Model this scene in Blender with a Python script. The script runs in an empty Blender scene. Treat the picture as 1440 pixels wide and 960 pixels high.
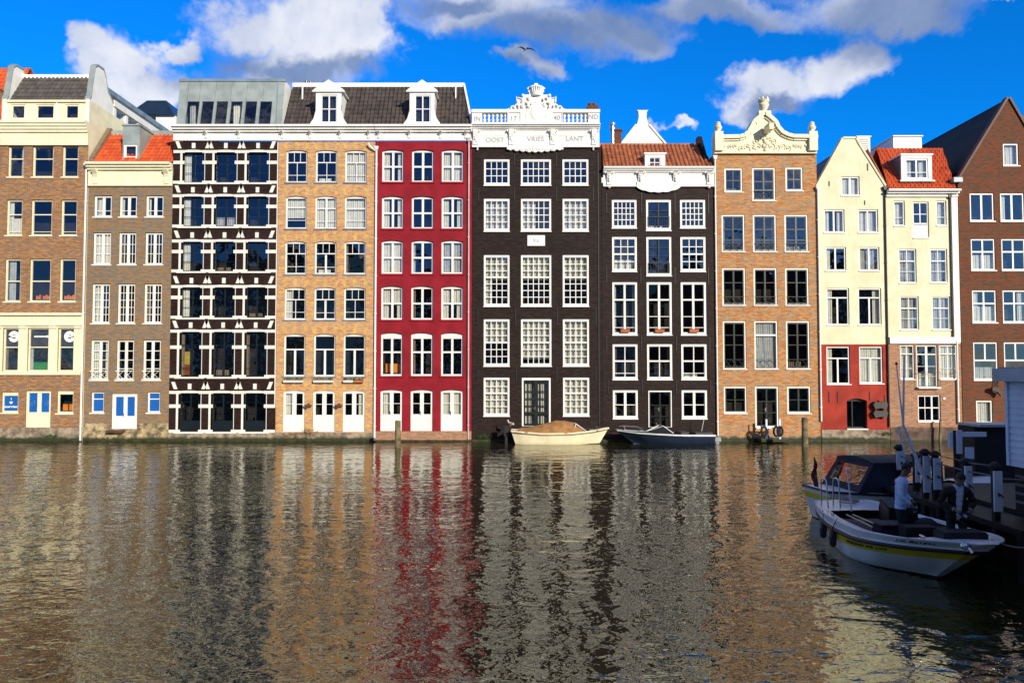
import bpy, bmesh, math, random
import numpy as np
from mathutils import Vector, Matrix
random.seed(7)
R = math.radians
C = bpy.context.scene.collection
# ------------------------------------------------------------------ camera mapping (measuring the photograph)
F = 1040.0; TH = R(2.2); H0 = 4.17; D = 43.33
def ray(px, py):
    a = (px-720)/F; b = (480-py)/F
    return Vector((a, math.cos(TH)-b*math.sin(TH), math.sin(TH)+b*math.cos(TH)))
def at(px, py, Y=D):
    d = ray(px, py); t = Y/d.y
    return Vector((d.x*t, Y, H0+d.z*t))
def X(px, py, Y=D): return at(px, py, Y).x
def Z(py, Y=D): return at(720, py, Y).z
# ------------------------------------------------------------------ materials
def newmat(name):
    m = bpy.data.materials.new(name); m.use_nodes = True
    nt = m.node_tree; nt.nodes.clear()
    o = nt.nodes.new('ShaderNodeOutputMaterial'); b = nt.nodes.new('ShaderNodeBsdfPrincipled')
    nt.links.new(b.outputs[0], o.inputs[0])
    return m, nt, b
def nd(nt, t, **k):
    n = nt.nodes.new(t)
    for a, v in k.items():
        if a.startswith('i_'): n.inputs[a[2:].replace('_', ' ')].default_value = v
        else: setattr(n, a, v)
    return n
def c4(c): return (c[0], c[1], c[2], 1)
def coords(nt):
    g = nd(nt, 'ShaderNodeNewGeometry'); return g.outputs['Position']
def noise(nt, v, scale, detail=4, rough=.55, dist=0):
    n = nd(nt, 'ShaderNodeTexNoise'); n.inputs['Scale'].default_value = scale
    n.inputs['Detail'].default_value = detail; n.inputs['Roughness'].default_value = rough
    n.inputs['Distortion'].default_value = dist
    nt.links.new(v, n.inputs['Vector']); return n.outputs['Fac']
def mth(nt, op, a, b=None, c=None, clamp=False):
    n = nd(nt, 'ShaderNodeMath', operation=op); n.use_clamp = clamp
    for i, q in enumerate((a, b, c)):
        if q is None: continue
        if isinstance(q, (int, float)): n.inputs[i].default_value = q
        else: nt.links.new(q, n.inputs[i])
    return n.outputs[0]
def mixc(nt, f, a, b, bt='MIX'):
    n = nd(nt, 'ShaderNodeMix', data_type='RGBA', blend_type=bt)
    for s, q in ((n.inputs[0], f), (n.inputs[6], a), (n.inputs[7], b)):
        if isinstance(q, (int, float)): s.default_value = q
        elif isinstance(q, tuple): s.default_value = c4(q)
        else: nt.links.new(q, s)
    return n.outputs[2]
def sstep(nt, v, lo, hi):
    n = nd(nt, 'ShaderNodeMapRange', interpolation_type='SMOOTHSTEP')
    n.inputs[1].default_value = lo; n.inputs[2].default_value = hi
    nt.links.new(v, n.inputs[0]); return n.outputs[0]
def bump(nt, h, b, strength=.3, dist=.02):
    n = nd(nt, 'ShaderNodeBump'); n.inputs['Strength'].default_value = strength; n.inputs['Distance'].default_value = dist
    nt.links.new(h, n.inputs['Height']); nt.links.new(n.outputs[0], b.inputs['Normal'])
MC = {}
def paint(name, col, rough=.55, var=.12, dirt=.0, metal=0, spec=.4, streak=0, scale=1.3, tide=0):
    if name in MC: return MC[name]
    m, nt, b = newmat(name); p = coords(nt)
    n1 = noise(nt, p, scale, 5); n2 = noise(nt, p, 14, 3)
    dk = tuple(c*(1-2*var) for c in col)
    cc = mixc(nt, sstep(nt, n1, .3, .7), dk, tuple(min(.85, c*(1+var*.5)) for c in col))
    cc = mixc(nt, mth(nt, 'MULTIPLY', n2, var), cc, tuple(c*.6 for c in col))
    if streak or dirt:
        mp = nd(nt, 'ShaderNodeMapping'); mp.inputs['Scale'].default_value = (3.5, 3.5, .35)
        nt.links.new(p, mp.inputs[0]); n3 = noise(nt, mp.outputs[0], 1.6, 5, .65)
        cc = mixc(nt, mth(nt, 'MULTIPLY', sstep(nt, n3, .52, .75), max(streak, dirt)), cc, tuple(c*.35+.01 for c in (col[0], col[1]*.95, col[2]*.85)))
    if tide:
        s3 = nd(nt, 'ShaderNodeSeparateXYZ'); nt.links.new(p, s3.inputs[0]); mq = nd(nt, 'ShaderNodeMapping'); mq.inputs['Scale'].default_value = (1, 1, .3); nt.links.new(p, mq.inputs[0])
        tz = mth(nt, 'SUBTRACT', s3.outputs[2], mth(nt, 'MULTIPLY', noise(nt, mq.outputs[0], 2.2, 6, .7), tide))
        cc = mixc(nt, sstep(nt, tz, .14, -.06), cc, (.030, .034, .012))
    nt.links.new(cc, b.inputs['Base Color'])
    b.inputs['Roughness'].default_value = rough; b.inputs['Metallic'].default_value = metal
    b.inputs['Specular IOR Level'].default_value = spec
    bump(nt, n2, b, .15, .01)
    MC[name] = m; return m
def brick(name, c1, c2, c3, mortar, bw=.25, bh=.08, patch=.5, rough=.85, msize=.012, flat=False):
    """running-bond brickwork: fired colour differs brick by brick and in weathered patches"""
    if name in MC: return MC[name]
    m, nt, b = newmat(name); p = coords(nt)
    sp = nd(nt, 'ShaderNodeSeparateXYZ'); nt.links.new(p, sp.inputs[0])
    cb = nd(nt, 'ShaderNodeCombineXYZ'); nt.links.new(mth(nt, 'ADD', sp.outputs[0], sp.outputs[1]), cb.inputs[0])
    nt.links.new(sp.outputs[2], cb.inputs[1])
    bt = nd(nt, 'ShaderNodeTexBrick'); nt.links.new(cb.outputs[0], bt.inputs['Vector'])
    bt.inputs['Color1'].default_value = (0, 0, 0, 1); bt.inputs['Color2'].default_value = (1, 1, 1, 1); bt.inputs['Mortar'].default_value = (.5, .5, .5, 1)
    bt.inputs['Scale'].default_value = 1; bt.inputs['Mortar Size'].default_value = msize; bt.inputs['Mortar Smooth'].default_value = .1
    bt.inputs['Brick Width'].default_value = bw; bt.inputs['Row Height'].default_value = bh; bt.inputs['Bias'].default_value = 0
    mp = nd(nt, 'ShaderNodeMapping'); mp.inputs['Scale'].default_value = (.7, .7, 3.2); nt.links.new(p, mp.inputs[0])
    n1 = noise(nt, p, .45, 6, .6); n2 = noise(nt, mp.outputs[0], 1.1, 5, .65); n3 = noise(nt, p, 7, 3)
    rnd = mth(nt, 'ADD', bt.outputs['Color'], mth(nt, 'MULTIPLY', mth(nt, 'SUBTRACT', n2, .5), 2.2*patch), clamp=True)
    rp = nd(nt, 'ShaderNodeValToRGB'); rp.color_ramp.interpolation = 'LINEAR'; e = rp.color_ramp.elements
    e[0].position = 0; e[0].color = c4(tuple(q*.72 for q in c1)); e[1].position = 1; e[1].color = c4(tuple(q*.85 for q in c3))
    for po, co in ((.28, c1), (.55, c2), (.78, c3)): q_ = e.new(po); q_.color = c4(co)
    nt.links.new(rnd, rp.inputs[0]); cc = rp.outputs['Color']
    cc = mixc(nt, mth(nt, 'MULTIPLY', sstep(nt, n1, .5, .72), patch*.5), cc, tuple(q*.62 for q in c3))
    cc = mixc(nt, mth(nt, 'MULTIPLY', sstep(nt, n3, .55, .85), .3), cc, tuple(q*.5 for q in c1))
    m4 = nd(nt, 'ShaderNodeMapping'); m4.inputs['Scale'].default_value = (2.6, 2.6, .22); nt.links.new(p, m4.inputs[0])
    n4 = noise(nt, m4.outputs[0], 1.3, 6, .7)
    cc = mixc(nt, mth(nt, 'MULTIPLY', sstep(nt, n4, .53, .74), .42), cc, tuple(q*.38 for q in c3)); cc = mixc(nt, mth(nt, 'MULTIPLY', sstep(nt, n4, .44, .28), .22), cc, tuple(min(.8, q*1.35+.02) for q in c2))
    cc = mixc(nt, bt.outputs['Fac'], cc, mortar)
    nt.links.new(cc, b.inputs['Base Color']); b.inputs['Roughness'].default_value = rough
    b.inputs['Specular IOR Level'].default_value = .12
    bump(nt, mth(nt, 'SUBTRACT', mth(nt, 'MULTIPLY', n3, .6), bt.outputs['Fac']), b, .5, .008)
    MC[name] = m; return m
def tilemat(name, c1, c2, rough=.6):
    if name in MC: return MC[name]
    m, nt, b = newmat(name); p = coords(nt)
    sp = nd(nt, 'ShaderNodeSeparateXYZ'); nt.links.new(p, sp.inputs[0])
    fx = mth(nt, 'FLOOR', mth(nt, 'MULTIPLY', mth(nt, 'ADD', sp.outputs[0], mth(nt, 'MULTIPLY', sp.outputs[1], .01)), 4.0))
    fz = mth(nt, 'FLOOR', mth(nt, 'MULTIPLY', sp.outputs[2], 3.4))
    cb = nd(nt, 'ShaderNodeCombineXYZ'); nt.links.new(fx, cb.inputs[0]); nt.links.new(fz, cb.inputs[1])
    wn = nd(nt, 'ShaderNodeTexWhiteNoise', noise_dimensions='2D'); nt.links.new(cb.outputs[0], wn.inputs['Vector'])
    n1 = noise(nt, p, 1.1, 5, .65)
    cc = mixc(nt, wn.outputs['Value'], c1, c2)
    cc = mixc(nt, mth(nt, 'MULTIPLY', sstep(nt, n1, .5, .72), .5), cc, tuple(c*.45 for c in c1))
    nt.links.new(cc, b.inputs['Base Color']); b.inputs['Roughness'].default_value = rough
    bump(nt, noise(nt, p, 9, 3), b, .2, .01)
    MC[name] = m; return m
def glass(name='window_glass', boost=.75, base=.13):
    if name in MC: return MC[name]
    m = bpy.data.materials.new(name); m.use_nodes = True; nt = m.node_tree; nt.nodes.clear()
    o = nd(nt, 'ShaderNodeOutputMaterial'); mx = nd(nt, 'ShaderNodeMixShader')
    tr = nd(nt, 'ShaderNodeBsdfTransparent'); tr.inputs[0].default_value = (.93, .95, .93, 1)
    gl = nd(nt, 'ShaderNodeBsdfGlossy'); gl.inputs['Roughness'].default_value = .012; gl.inputs[0].default_value = (.93, .97, 1, 1)
    fr = nd(nt, 'ShaderNodeLayerWeight'); fr.inputs[0].default_value = .5
    p = coords(nt); oi = nd(nt, 'ShaderNodeObjectInfo')
    mp = nd(nt, 'ShaderNodeVectorMath', operation='MULTIPLY_ADD'); nt.links.new(p, mp.inputs[0]); mp.inputs[1].default_value = (1, 1, 1)
    cb = nd(nt, 'ShaderNodeCombineXYZ'); nt.links.new(mth(nt, 'MULTIPLY', oi.outputs['Random'], 50), cb.inputs[0]); nt.links.new(cb.outputs[0], mp.inputs[2])
    bn = nd(nt, 'ShaderNodeBump'); bn.inputs['Strength'].default_value = 1; bn.inputs['Distance'].default_value = .03
    nt.links.new(noise(nt, mp.outputs[0], .9, 2, .4), bn.inputs['Height']); nt.links.new(bn.outputs[0], gl.inputs['Normal'])
    nt.links.new(mth(nt, 'ADD', mth(nt, 'MULTIPLY', mth(nt, 'POWER', fr.outputs['Facing'], 5), boost, clamp=True), base, clamp=True), mx.inputs[0])
    nt.links.new(tr.outputs[0], mx.inputs[1]); nt.links.new(gl.outputs[0], mx.inputs[2]); nt.links.new(mx.outputs[0], o.inputs[0])
    MC[name] = m; return m
WHITE = paint('white_paint', (.80, .79, .75), .45, .05, dirt=.12)
CREAM = paint('cream_paint', (.80, .745, .53), .55, .05, dirt=.18, spec=.25)
CREAM2 = paint('cream_render', (.76, .71, .49), .75, .07, streak=.22, spec=.2)
OFFW = paint('chalk_white', (.82, .80, .73), .6, .06, dirt=.12)
BLACKP = paint('black_paint', (.012, .016, .016), .35, .1)
IRON = paint('iron', (.02, .02, .022), .5, .1)
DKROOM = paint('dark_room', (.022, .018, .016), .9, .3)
ZINC = paint('zinc_sheet', (.34, .39, .37), .42, .12, metal=.15, streak=.2)
ZINCD = paint('zinc_weathered', (.26, .33, .38), .5, .15, metal=.2)
CURT = paint('curtain_cloth', (.62, .61, .56), .9, .06, scale=4)
CURTG = paint('curtain_grey', (.40, .41, .42), .9, .1, scale=4)
CURTB = paint('curtain_brown', (.22, .15, .10), .9, .15, scale=4)
REDP = paint('red_wall_paint', (.27, .013, .024), .75, .12, streak=.3, spec=.15)
REDP2 = paint('brick_red_paint', (.34, .040, .026), .75, .14, streak=.35, spec=.15)
STONEW = paint('white_stone', (.74, .72, .66), .6, .06, dirt=.2)
YELB = paint('yellow_block', (.62, .38, .12), .8, .15, scale=5)
STONE = paint('quay_stone', (.34, .27, .20), .85, .38, streak=.7, scale=2.5, tide=.42)
ALGAE = paint('algae_stone', (.035, .04, .014), .7, .4, scale=3)
PLASTER = paint('peeling_plaster', (.46, .36, .21), .9, .45, streak=.7, scale=3.5, tide=.42)
BLUE = paint('blue_panel', (.012, .11, .42), .35, .06)
ORANGE = paint('orange_thing', (.75, .22, .02), .6, .1)
GREENS = paint('green_leaves', (.05, .12, .02), .8, .4, scale=12)
TERRA = paint('terracotta', (.50, .14, .06), .8, .15)
WOOD = paint('weathered_wood', (.20, .17, .09), .85, .35, streak=.5, scale=3)
WOODD = paint('brown_wood', (.12, .05, .025), .6, .2)
STEEL = paint('bright_steel', (.6, .62, .64), .25, .05, metal=.9)
GLASS = glass()
def blackbrick(name, c):
    return brick(name, c, tuple(q*1.35 for q in c), tuple(q*.8 for q in c), tuple(q*.65 for q in c), patch=.35, rough=.6, msize=.009)
BR1 = brick('brick_brown_orange', (.30, .115, .040), (.40, .20, .065), (.20, .12, .10), (.30, .22, .14), patch=.6)
BR2 = brick('brick_grey_brown', (.30, .155, .055), (.22, .155, .10), (.155, .135, .125), (.24, .19, .13), patch=.6)
BR3 = blackbrick('brick_painted_aubergine', (.026, .014, .012))
BR4 = brick('brick_salmon', (.50, .20, .075), (.62, .32, .13), (.42, .26, .15), (.50, .37, .23), patch=.3)
BR6 = blackbrick('brick_painted_black', (.024, .015, .013))
BR7 = blackbrick('brick_painted_charcoal', (.026, .016, .014))
BR8 = brick('brick_orange_brown', (.46, .14, .028), (.52, .26, .085), (.29, .205, .15), (.40, .28, .16), patch=.45)
BR10 = brick('brick_pink_brown', (.34, .15, .08), (.42, .21, .12), (.28, .15, .09), (.36, .25, .18), patch=.4)
BR11 = brick('brick_dark_red', (.19, .045, .018), (.145, .05, .025), (.085, .05, .03), (.13, .08, .055), patch=.4)
T_RED = tilemat('orange_pantiles', (.46, .058, .012), (.60, .105, .02))
T_DRK = tilemat('black_slates', (.012, .011, .013), (.02, .018, .02), .8)
T_BRN = tilemat('brown_pantiles', (.26, .075, .030), (.42, .14, .05))
T_BLK = tilemat('dark_pantiles', (.045, .035, .030), (.085, .065, .052), .5)
T_GRY = tilemat('grey_pantiles', (.055, .05, .045), (.10, .085, .07), .6)
# ------------------------------------------------------------------ mesh helper
OFF = {}
class MB:
    def __init__(s): s.v = []; s.f = []; s.m = []
    def face(s, pts, mi=0):
        n = len(s.v); s.v += [tuple(p) for p in pts]; s.f.append(list(range(n, n+len(pts)))); s.m.append(mi)
    def box(s, x0, x1, y0, y1, z0, z1, mi=0):
        if x0 > x1: x0, x1 = x1, x0
        if y0 > y1: y0, y1 = y1, y0
        if z0 > z1: z0, z1 = z1, z0
        n = len(s.v)
        s.v += [(x0,y0,z0),(x1,y0,z0),(x1,y1,z0),(x0,y1,z0),(x0,y0,z1),(x1,y0,z1),(x1,y1,z1),(x0,y1,z1)]
        for q in ((0,3,2,1),(4,5,6,7),(0,1,5,4),(1,2,6,5),(2,3,7,6),(3,0,4,7)): s.f.append([n+i for i in q]); s.m.append(mi)
        return s
    def prism(s, pts, a0, a1, axis='y', mi=0):
        """outline pts extruded along an axis; pts are (x,z) for y, (y,z) for x, (x,y) for z"""
        def P(p, a): return {'y': (p[0], a, p[1]), 'x': (a, p[0], p[1]), 'z': (p[0], p[1], a)}[axis]
        n = len(s.v); k = len(pts)
        s.v += [P(p, a0) for p in pts]+[P(p, a1) for p in pts]
        s.f.append([n+i for i in range(k)]); s.f.append([n+k+i for i in reversed(range(k))]); s.m += [mi, mi]
        for i in range(k):
            j = (i+1) % k; s.f.append([n+i, n+k+i, n+k+j, n+j]); s.m.append(mi)
        return s
    def tube(s, p0, p1, r0, r1=None, n=8, mi=0):
        r1 = r0 if r1 is None else r1
        p0 = Vector(p0); p1 = Vector(p1); d = (p1-p0).normalized()
        a = d.orthogonal().normalized(); b = d.cross(a); k = len(s.v)
        for p, r in ((p0, r0), (p1, r1)):
            for i in range(n):
                t = 2*math.pi*i/n; s.v.append(tuple(p+(a*math.cos(t)+b*math.sin(t))*r))
        for i in range(n):
            j = (i+1) % n; s.f.append([k+i, k+j, k+n+j, k+n+i]); s.m.append(mi)
        s.f.append([k+i for i in reversed(range(n))]); s.f.append([k+n+i for i in range(n)]); s.m += [mi, mi]
        return s
    def path(s, pts, r, n=8, mi=0):
        for a, b in zip(pts, pts[1:]): s.tube(a, b, r, r, n, mi)
        return s
    def lathe(s, c, prof, n=12, mi=0):
        """profile of (radius, z) round a vertical axis through c"""
        k = len(s.v)
        for r, z in prof:
            for i in range(n):
                t = 2*math.pi*i/n; s.v.append((c[0]+r*math.cos(t), c[1]+r*math.sin(t), c[2]+z))
        for q in range(len(prof)-1):
            for i in range(n):
                j = (i+1) % n; s.f.append([k+q*n+i, k+q*n+j, k+(q+1)*n+j, k+(q+1)*n+i]); s.m.append(mi)
        s.f.append([k+i for i in reversed(range(n))]); e = k+(len(prof)-1)*n
        s.f.append([e+i for i in range(n)]); s.m += [mi, mi]
        return s
    def blob(s, c, rx, ry, rz, n=10, m=6, mi=0):
        pr = []; k = len(s.v)
        for q in range(m+1):
            ph = math.pi*q/m
            for i in range(n):
                t = 2*math.pi*i/n
                s.v.append((c[0]+rx*math.sin(ph)*math.cos(t), c[1]+ry*math.sin(ph)*math.sin(t), c[2]-rz*math.cos(ph)))
        for q in range(m):
            for i in range(n):
                j = (i+1) % n; s.f.append([k+q*n+i, k+q*n+j, k+(q+1)*n+j, k+(q+1)*n+i]); s.m.append(mi)
        return s
    def build(s, name, mats, parent=None, smooth=False, bevel=0):
        me = bpy.data.meshes.new(name)
        o = OFF.get(parent.name, Vector((0,0,0))) if parent else Vector((0,0,0))
        me.from_pydata([(v[0]-o.x, v[1]-o.y, v[2]-o.z) for v in s.v], [], s.f)
        if not isinstance(mats, (list, tuple)): mats = [mats]
        for m in mats: me.materials.append(m)
        me.polygons.foreach_set('material_index', s.m)
        if smooth: me.polygons.foreach_set('use_smooth', [True]*len(me.polygons))
        me.update()
        ob = bpy.data.objects.new(name, me); C.objects.link(ob)
        if smooth or bevel:
            bm = bmesh.new(); bm.from_mesh(me); bmesh.ops.remove_doubles(bm, verts=bm.verts, dist=.0004)
            if smooth:
                for e in bm.edges:
                    if len(e.link_faces) == 2 and e.calc_face_angle(0) > R(50): e.smooth = False
            if bevel: bmesh.ops.bevel(bm, geom=bm.edges[:], offset=bevel, segments=2, affect='EDGES', clamp_overlap=True)
            bm.to_mesh(me); bm.free()
        if parent:
            ob.parent = parent
            OFF[ob.name] = o
        return ob
def tag(o, label, cat, group=None, kind=None):
    if label: o['label'] = label
    if cat: o['category'] = cat
    if group: o['group'] = group
    if kind: o['kind'] = kind
    return o
def thing(name, label, cat, loc=(0,0,0), rz=0, group=None, off=False):
    o = bpy.data.objects.new(name, None); C.objects.link(o); o.location = loc; o.rotation_euler = (0, 0, rz)
    o.empty_display_size = .3
    tag(o, label, cat, group)
    if off: OFF[o.name] = Vector(loc)
    return o
def recenter(ob, p):
    """put a single-mesh thing's origin at its base"""
    p = Vector(p); ob.data.transform(Matrix.Translation(-p)); ob.location = p
def text(name, s, size, loc, mat, parent, ext=.01, rot=(math.pi/2, 0, 0), align='CENTER', bold=0, sx=1):
    cu = bpy.data.curves.new(name, 'FONT'); cu.body = s; cu.size = size; cu.extrude = ext; cu.align_x = align; cu.align_y = 'CENTER'; cu.offset = bold
    t = bpy.data.objects.new(name+'_c', cu); C.objects.link(t)
    bpy.context.view_layer.update()
    me = bpy.data.meshes.new_from_object(t.evaluated_get(bpy.context.evaluated_depsgraph_get()))
    bpy.data.objects.remove(t); me.materials.clear(); me.materials.append(mat)
    ob = bpy.data.objects.new(name, me); C.objects.link(ob)
    o = OFF.get(parent.name, Vector((0,0,0)))
    ob.parent = parent; ob.location = Vector(loc)-o; ob.rotation_euler = rot; ob.scale = (sx, 1, 1)
    return ob
# ------------------------------------------------------------------ houses
class House:
    def __init__(s, name, label, px0, px1, pyr, depth=11, Y=D, x=None, cat='house'):
        if x: s.x0, s.x1 = x
        else: s.x0, s.x1 = X(px0, pyr, Y)+.008, X(px1, pyr, Y)-.008
        s.Y = Y; s.depth = depth; s.ops = []; s.name = name
        s.root = thing(name, label, cat, ((s.x0+s.x1)/2, Y, 0), off=True)
    def rect(s, r):
        x0, y0, x1, y1 = r; ym = (y0+y1)/2
        return X(x0, ym, s.Y), X(x1, ym, s.Y), Z(y1, s.Y), Z(y0, s.Y)
    def curtain(s, x0, x1, z0, z1, y, m, par, name='curtain'):
        mb = MB(); n = max(6, int((x1-x0)/.035)); ph = random.random()*6
        for i in range(n):
            a = x0+(x1-x0)*i/n; b = x0+(x1-x0)*(i+1)/n
            ya = y+.022*math.sin(a*48+ph)+.012*math.sin(a*21+ph*2); yb = y+.022*math.sin(b*48+ph)+.012*math.sin(b*21+ph*2)
            mb.face([(a, ya, z0), (b, yb, z0), (b, yb, z1), (a, ya, z1)])
        return mb.build(name, m, par, smooth=True)
    def win(s, r=None, w=None, v=(), h=(), fw=.08, fr=WHITE, fy=.10, gy=.05, arch=0, sill=.06, sillm=None, cur='', cm=None, name='window', pane=GLASS,
            lower=0, lowm=None, bars=None, sillout=.06, sillh=.07, botw=None, topw=None, handle=False, shutbox=False):
        """one window: frame with its glazing bars, glass pane, curtains and sill, set in an opening of the wall"""
        x0, x1, z0, z1 = s.rect(r) if r else w
        s.ops.append((x0, x1, z0, z1, arch)); Y = s.Y; bars = bars or fr
        botw = botw or fw; topw = topw or fw
        mb = MB(); f0 = Y+fy; f1 = f0+gy+.05
        zt = z1-arch*.55
        g = .004
        mb.box(x0+g, x0+fw, f0, f1, z0+g, z1-g*2); mb.box(x1-fw, x1-g, f0, f1, z0+g, z1-g*2)
        mb.box(x0+fw, x1-fw, f0, f1, z0+g, z0+botw); mb.box(x0+fw, x1-fw, f0, f1, zt-topw, z1-g)
        a0, a1, b0, b1 = x0+fw, x1-fw, z0+botw, zt-topw
        if lower:
            mb.box(a0, a1, f0+gy*.5, f1-.005, b0, b0+lower, 1)
            mb.box(a0+.07, (a0+a1)/2-.06, f0+gy*.5-.015, f0+gy*.5, b0+.07, b0+lower-.07, 1); mb.box((a0+a1)/2+.06, a1-.07, f0+gy*.5-.015, f0+gy*.5, b0+.07, b0+lower-.07, 1)
            b0 += lower
        gyy = f0+gy
        for q in v:
            f, t = q[0], q[1]; lo, hi = (q[2], q[3]) if len(q) > 2 else (0, 1)
            cx = a0+(a1-a0)*f; dd = 0 if t > .05 else .018
            mb.box(cx-t/2, cx+t/2, f0+min(gy*.5, .03)+dd, gyy+.02, b0+(b1-b0)*lo, b0+(b1-b0)*hi, 1)
        for q in h:
            f, t = q[0], q[1]; lo, hi = (q[2], q[3]) if len(q) > 2 else (0, 1)
            cz = b0+(b1-b0)*f; dd = 0 if t > .05 else .02
            mb.box(a0+(a1-a0)*lo, a0+(a1-a0)*hi, f0+min(gy*.5, .03)+dd+.003, gyy+.018, cz-t/2, cz+t/2, 1)
        fo = mb.build(name, [fr, bars], s.root)
        p = MB(); p.face([(a0, gyy, b0), (a1, gyy, b0), (a1, gyy, b1), (a0, gyy, b1)]); p.build('pane', pane, fo)
        if not cur and name == 'window' and pane is GLASS and x1-x0 > .8:
            cur = random.choice(['', '', '', 'slivl slivr', 'slivl', 'slivr', 'low']); cm = cm or random.choice([CURTG, CURTB, CURT])
        cy = gyy+.13; cm = cm or CURT; W = a1-a0; Hh = b1-b0
        for c in cur.split():
            k = {'full': (0,1,0,1), 'left': (0,.30,0,1), 'right': (.72,1,0,1), 'halfl': (0,.5,0,1), 'halfr': (.5,1,0,1), 'upper': (0,1,.52,1), 'lower': (0,1,0,.5),
                 'top': (0,1,.78,1), 'midup': (0,1,.35,1), 'most': (0,1,.12,1), 'cafe': (0,1,0,.33), 'slivl': (0,.13,0,1), 'slivr': (.88,1,0,1), 'low': (.1,.7,0,.14)}[c]
            s.curtain(a0-.03+(W+.06)*k[0], a0-.03+(W+.06)*k[1], b0-.03+(Hh+.06)*k[2], b0-.03+(Hh+.06)*k[3], cy+random.uniform(0, .05), cm, fo)
        if sill:
            sm = MB(); sm.box(x0-sill, x1+sill, Y-sillout, Y+fy+.02, z0-sillh, z0+.004); sm.build('sill', sillm or fr, fo)
        if handle:
            hm = MB(); cz = b0+.08 if lower else z0+1.05; cx = (x0+x1)/2
            hm.box(cx-.09, cx-.05, f0-.012, f0+.003+gy*.5, cz-.12, cz+.1); hm.tube((cx-.07, f0-.045, cz), (cx-.17, f0-.045, cz), .012); hm.tube((cx-.07, f0-.05, cz), (cx-.07, f0, cz), .012)
            hm.build('handle', STEEL, fo)
        return fo
    def wall(s, ztop, mats, bands=(), prof=None, zb=-1.2, body=True, sidem=None, zback=None, name='wall', th=.34, interior=True, plain_sides=True):
        """front wall as real masonry with openings; mats[i] up to bands[i]; prof = [(x, z)...] top outline of a gable"""
        mb = MB(); Y = s.Y; prof = prof or [(s.x0, ztop), (s.x1, ztop)]
        def top(x):
            for (a, za), (b, zb_) in zip(prof, prof[1:]):
                if a-1e-6 <= x <= b+1e-6: return za+(zb_-za)*(x-a)/max(1e-6, b-a)
            return ztop
        xs = sorted(set([round(p[0], 5) for p in prof]+[round(q, 5) for o in s.ops for q in o[:2]]))
        xs = [x for x in xs if s.x0-1e-4 <= x <= s.x1+1e-4]
        zs = list(bands)
        for a, b in zip(xs, xs[1:]):
            if b-a < 1e-4: continue
            mid = (a+b)/2
            iv = sorted([(o[2], o[3]) for o in s.ops if o[0] < mid < o[1]])
            cur = zb; sol = []
            for lo, hi in iv:
                sol.append((cur, lo)); cur = hi
            sol.append((cur, None))
            for lo, hi in sol:
                ta, tb = (top(a+1e-5), top(b-1e-5)) if hi is None else (hi, hi)
                cuts = [z for z in zs if lo < z < min(ta, tb)]
                e = [lo]+cuts
                for i, z in enumerate(e):
                    na, nb = (e[i+1], e[i+1]) if i+1 < len(e) else (ta, tb)
                    mi = sum(1 for q in zs if q <= z+1e-4)
                    mb.face([(a, Y, z), (b, Y, z), (b, Y, nb), (a, Y, na)], mi)
        # reveals
        for (a, b, lo, hi, arch) in s.ops:
            mi = sum(1 for q in zs if q <= (lo+hi)/2); y2 = Y+th
            mb.face([(a, Y, lo), (a, y2, lo), (a, y2, hi), (a, Y, hi)], mi); mb.face([(b, Y, lo), (b, Y, hi), (b, y2, hi), (b, y2, lo)], mi)
            mb.face([(a, Y, hi), (a, y2, hi), (b, y2, hi), (b, Y, hi)], mi); mb.face([(a, Y, lo), (b, Y, lo), (b, y2, lo), (a, y2, lo)], mi)
            if arch:
                n = 12
                for i in range(n):
                    t0, t1 = i/n, (i+1)/n
                    e0 = hi-.002-arch*(2*t0-1)**2; e1 = hi-.002-arch*(2*t1-1)**2
                    xa, xb = a+(b-a)*t0, a+(b-a)*t1
                    yy = Y+.001
                    mb.face([(xa, yy, e0), (xb, yy, e1), (xb, yy, hi), (xa, yy, hi)], mi)
                    mb.face([(xa, yy, e0), (xa, Y+.095, e0), (xb, Y+.095, e1), (xb, yy, e1)], mi)
        # sides and back
        zt0, zt1 = prof[0][1], prof[-1][1]; y2 = Y+s.depth; k = len(mats)
        side = sidem or mats[-1]
        zz0, zz1 = (zback or zt0), (zback or zt1)
        mb.face([(s.x0, Y, zb), (s.x0, Y, zz0), (s.x0, y2, zz0), (s.x0, y2, zb)], k); mb.face([(s.x1, Y, zb), (s.x1, y2, zb), (s.x1, y2, zz1), (s.x1, Y, zz1)], k)
        mb.face([(s.x0, y2, zb), (s.x0, y2, zz0), (s.x1, y2, zz1), (s.x1, y2, zb)], k)
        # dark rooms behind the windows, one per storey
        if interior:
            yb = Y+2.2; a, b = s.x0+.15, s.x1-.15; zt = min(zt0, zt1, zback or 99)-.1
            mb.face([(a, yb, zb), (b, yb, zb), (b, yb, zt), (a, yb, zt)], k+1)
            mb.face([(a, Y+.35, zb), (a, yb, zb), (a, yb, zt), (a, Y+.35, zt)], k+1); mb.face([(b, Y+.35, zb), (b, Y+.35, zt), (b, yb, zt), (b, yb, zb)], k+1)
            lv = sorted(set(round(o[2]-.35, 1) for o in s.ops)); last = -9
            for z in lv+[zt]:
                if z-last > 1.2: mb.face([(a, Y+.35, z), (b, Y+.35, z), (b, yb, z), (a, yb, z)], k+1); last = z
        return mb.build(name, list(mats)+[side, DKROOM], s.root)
    def plinth(s, ztop, m, name='plinth', out=.06, ops=True, algae=True):
        mb = MB(); a = s.x0+.002; 
        mb.box(s.x0+.002, s.x1-.002, s.Y-out, s.Y-.003, .10 if algae else -.8, ztop)
        if algae: mb.box(s.x0+.002, s.x1-.002, s.Y-out-.01, s.Y-.003, -.8, .10, 1)
        return mb.build(name, [m, ALGAE], s.root)
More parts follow.
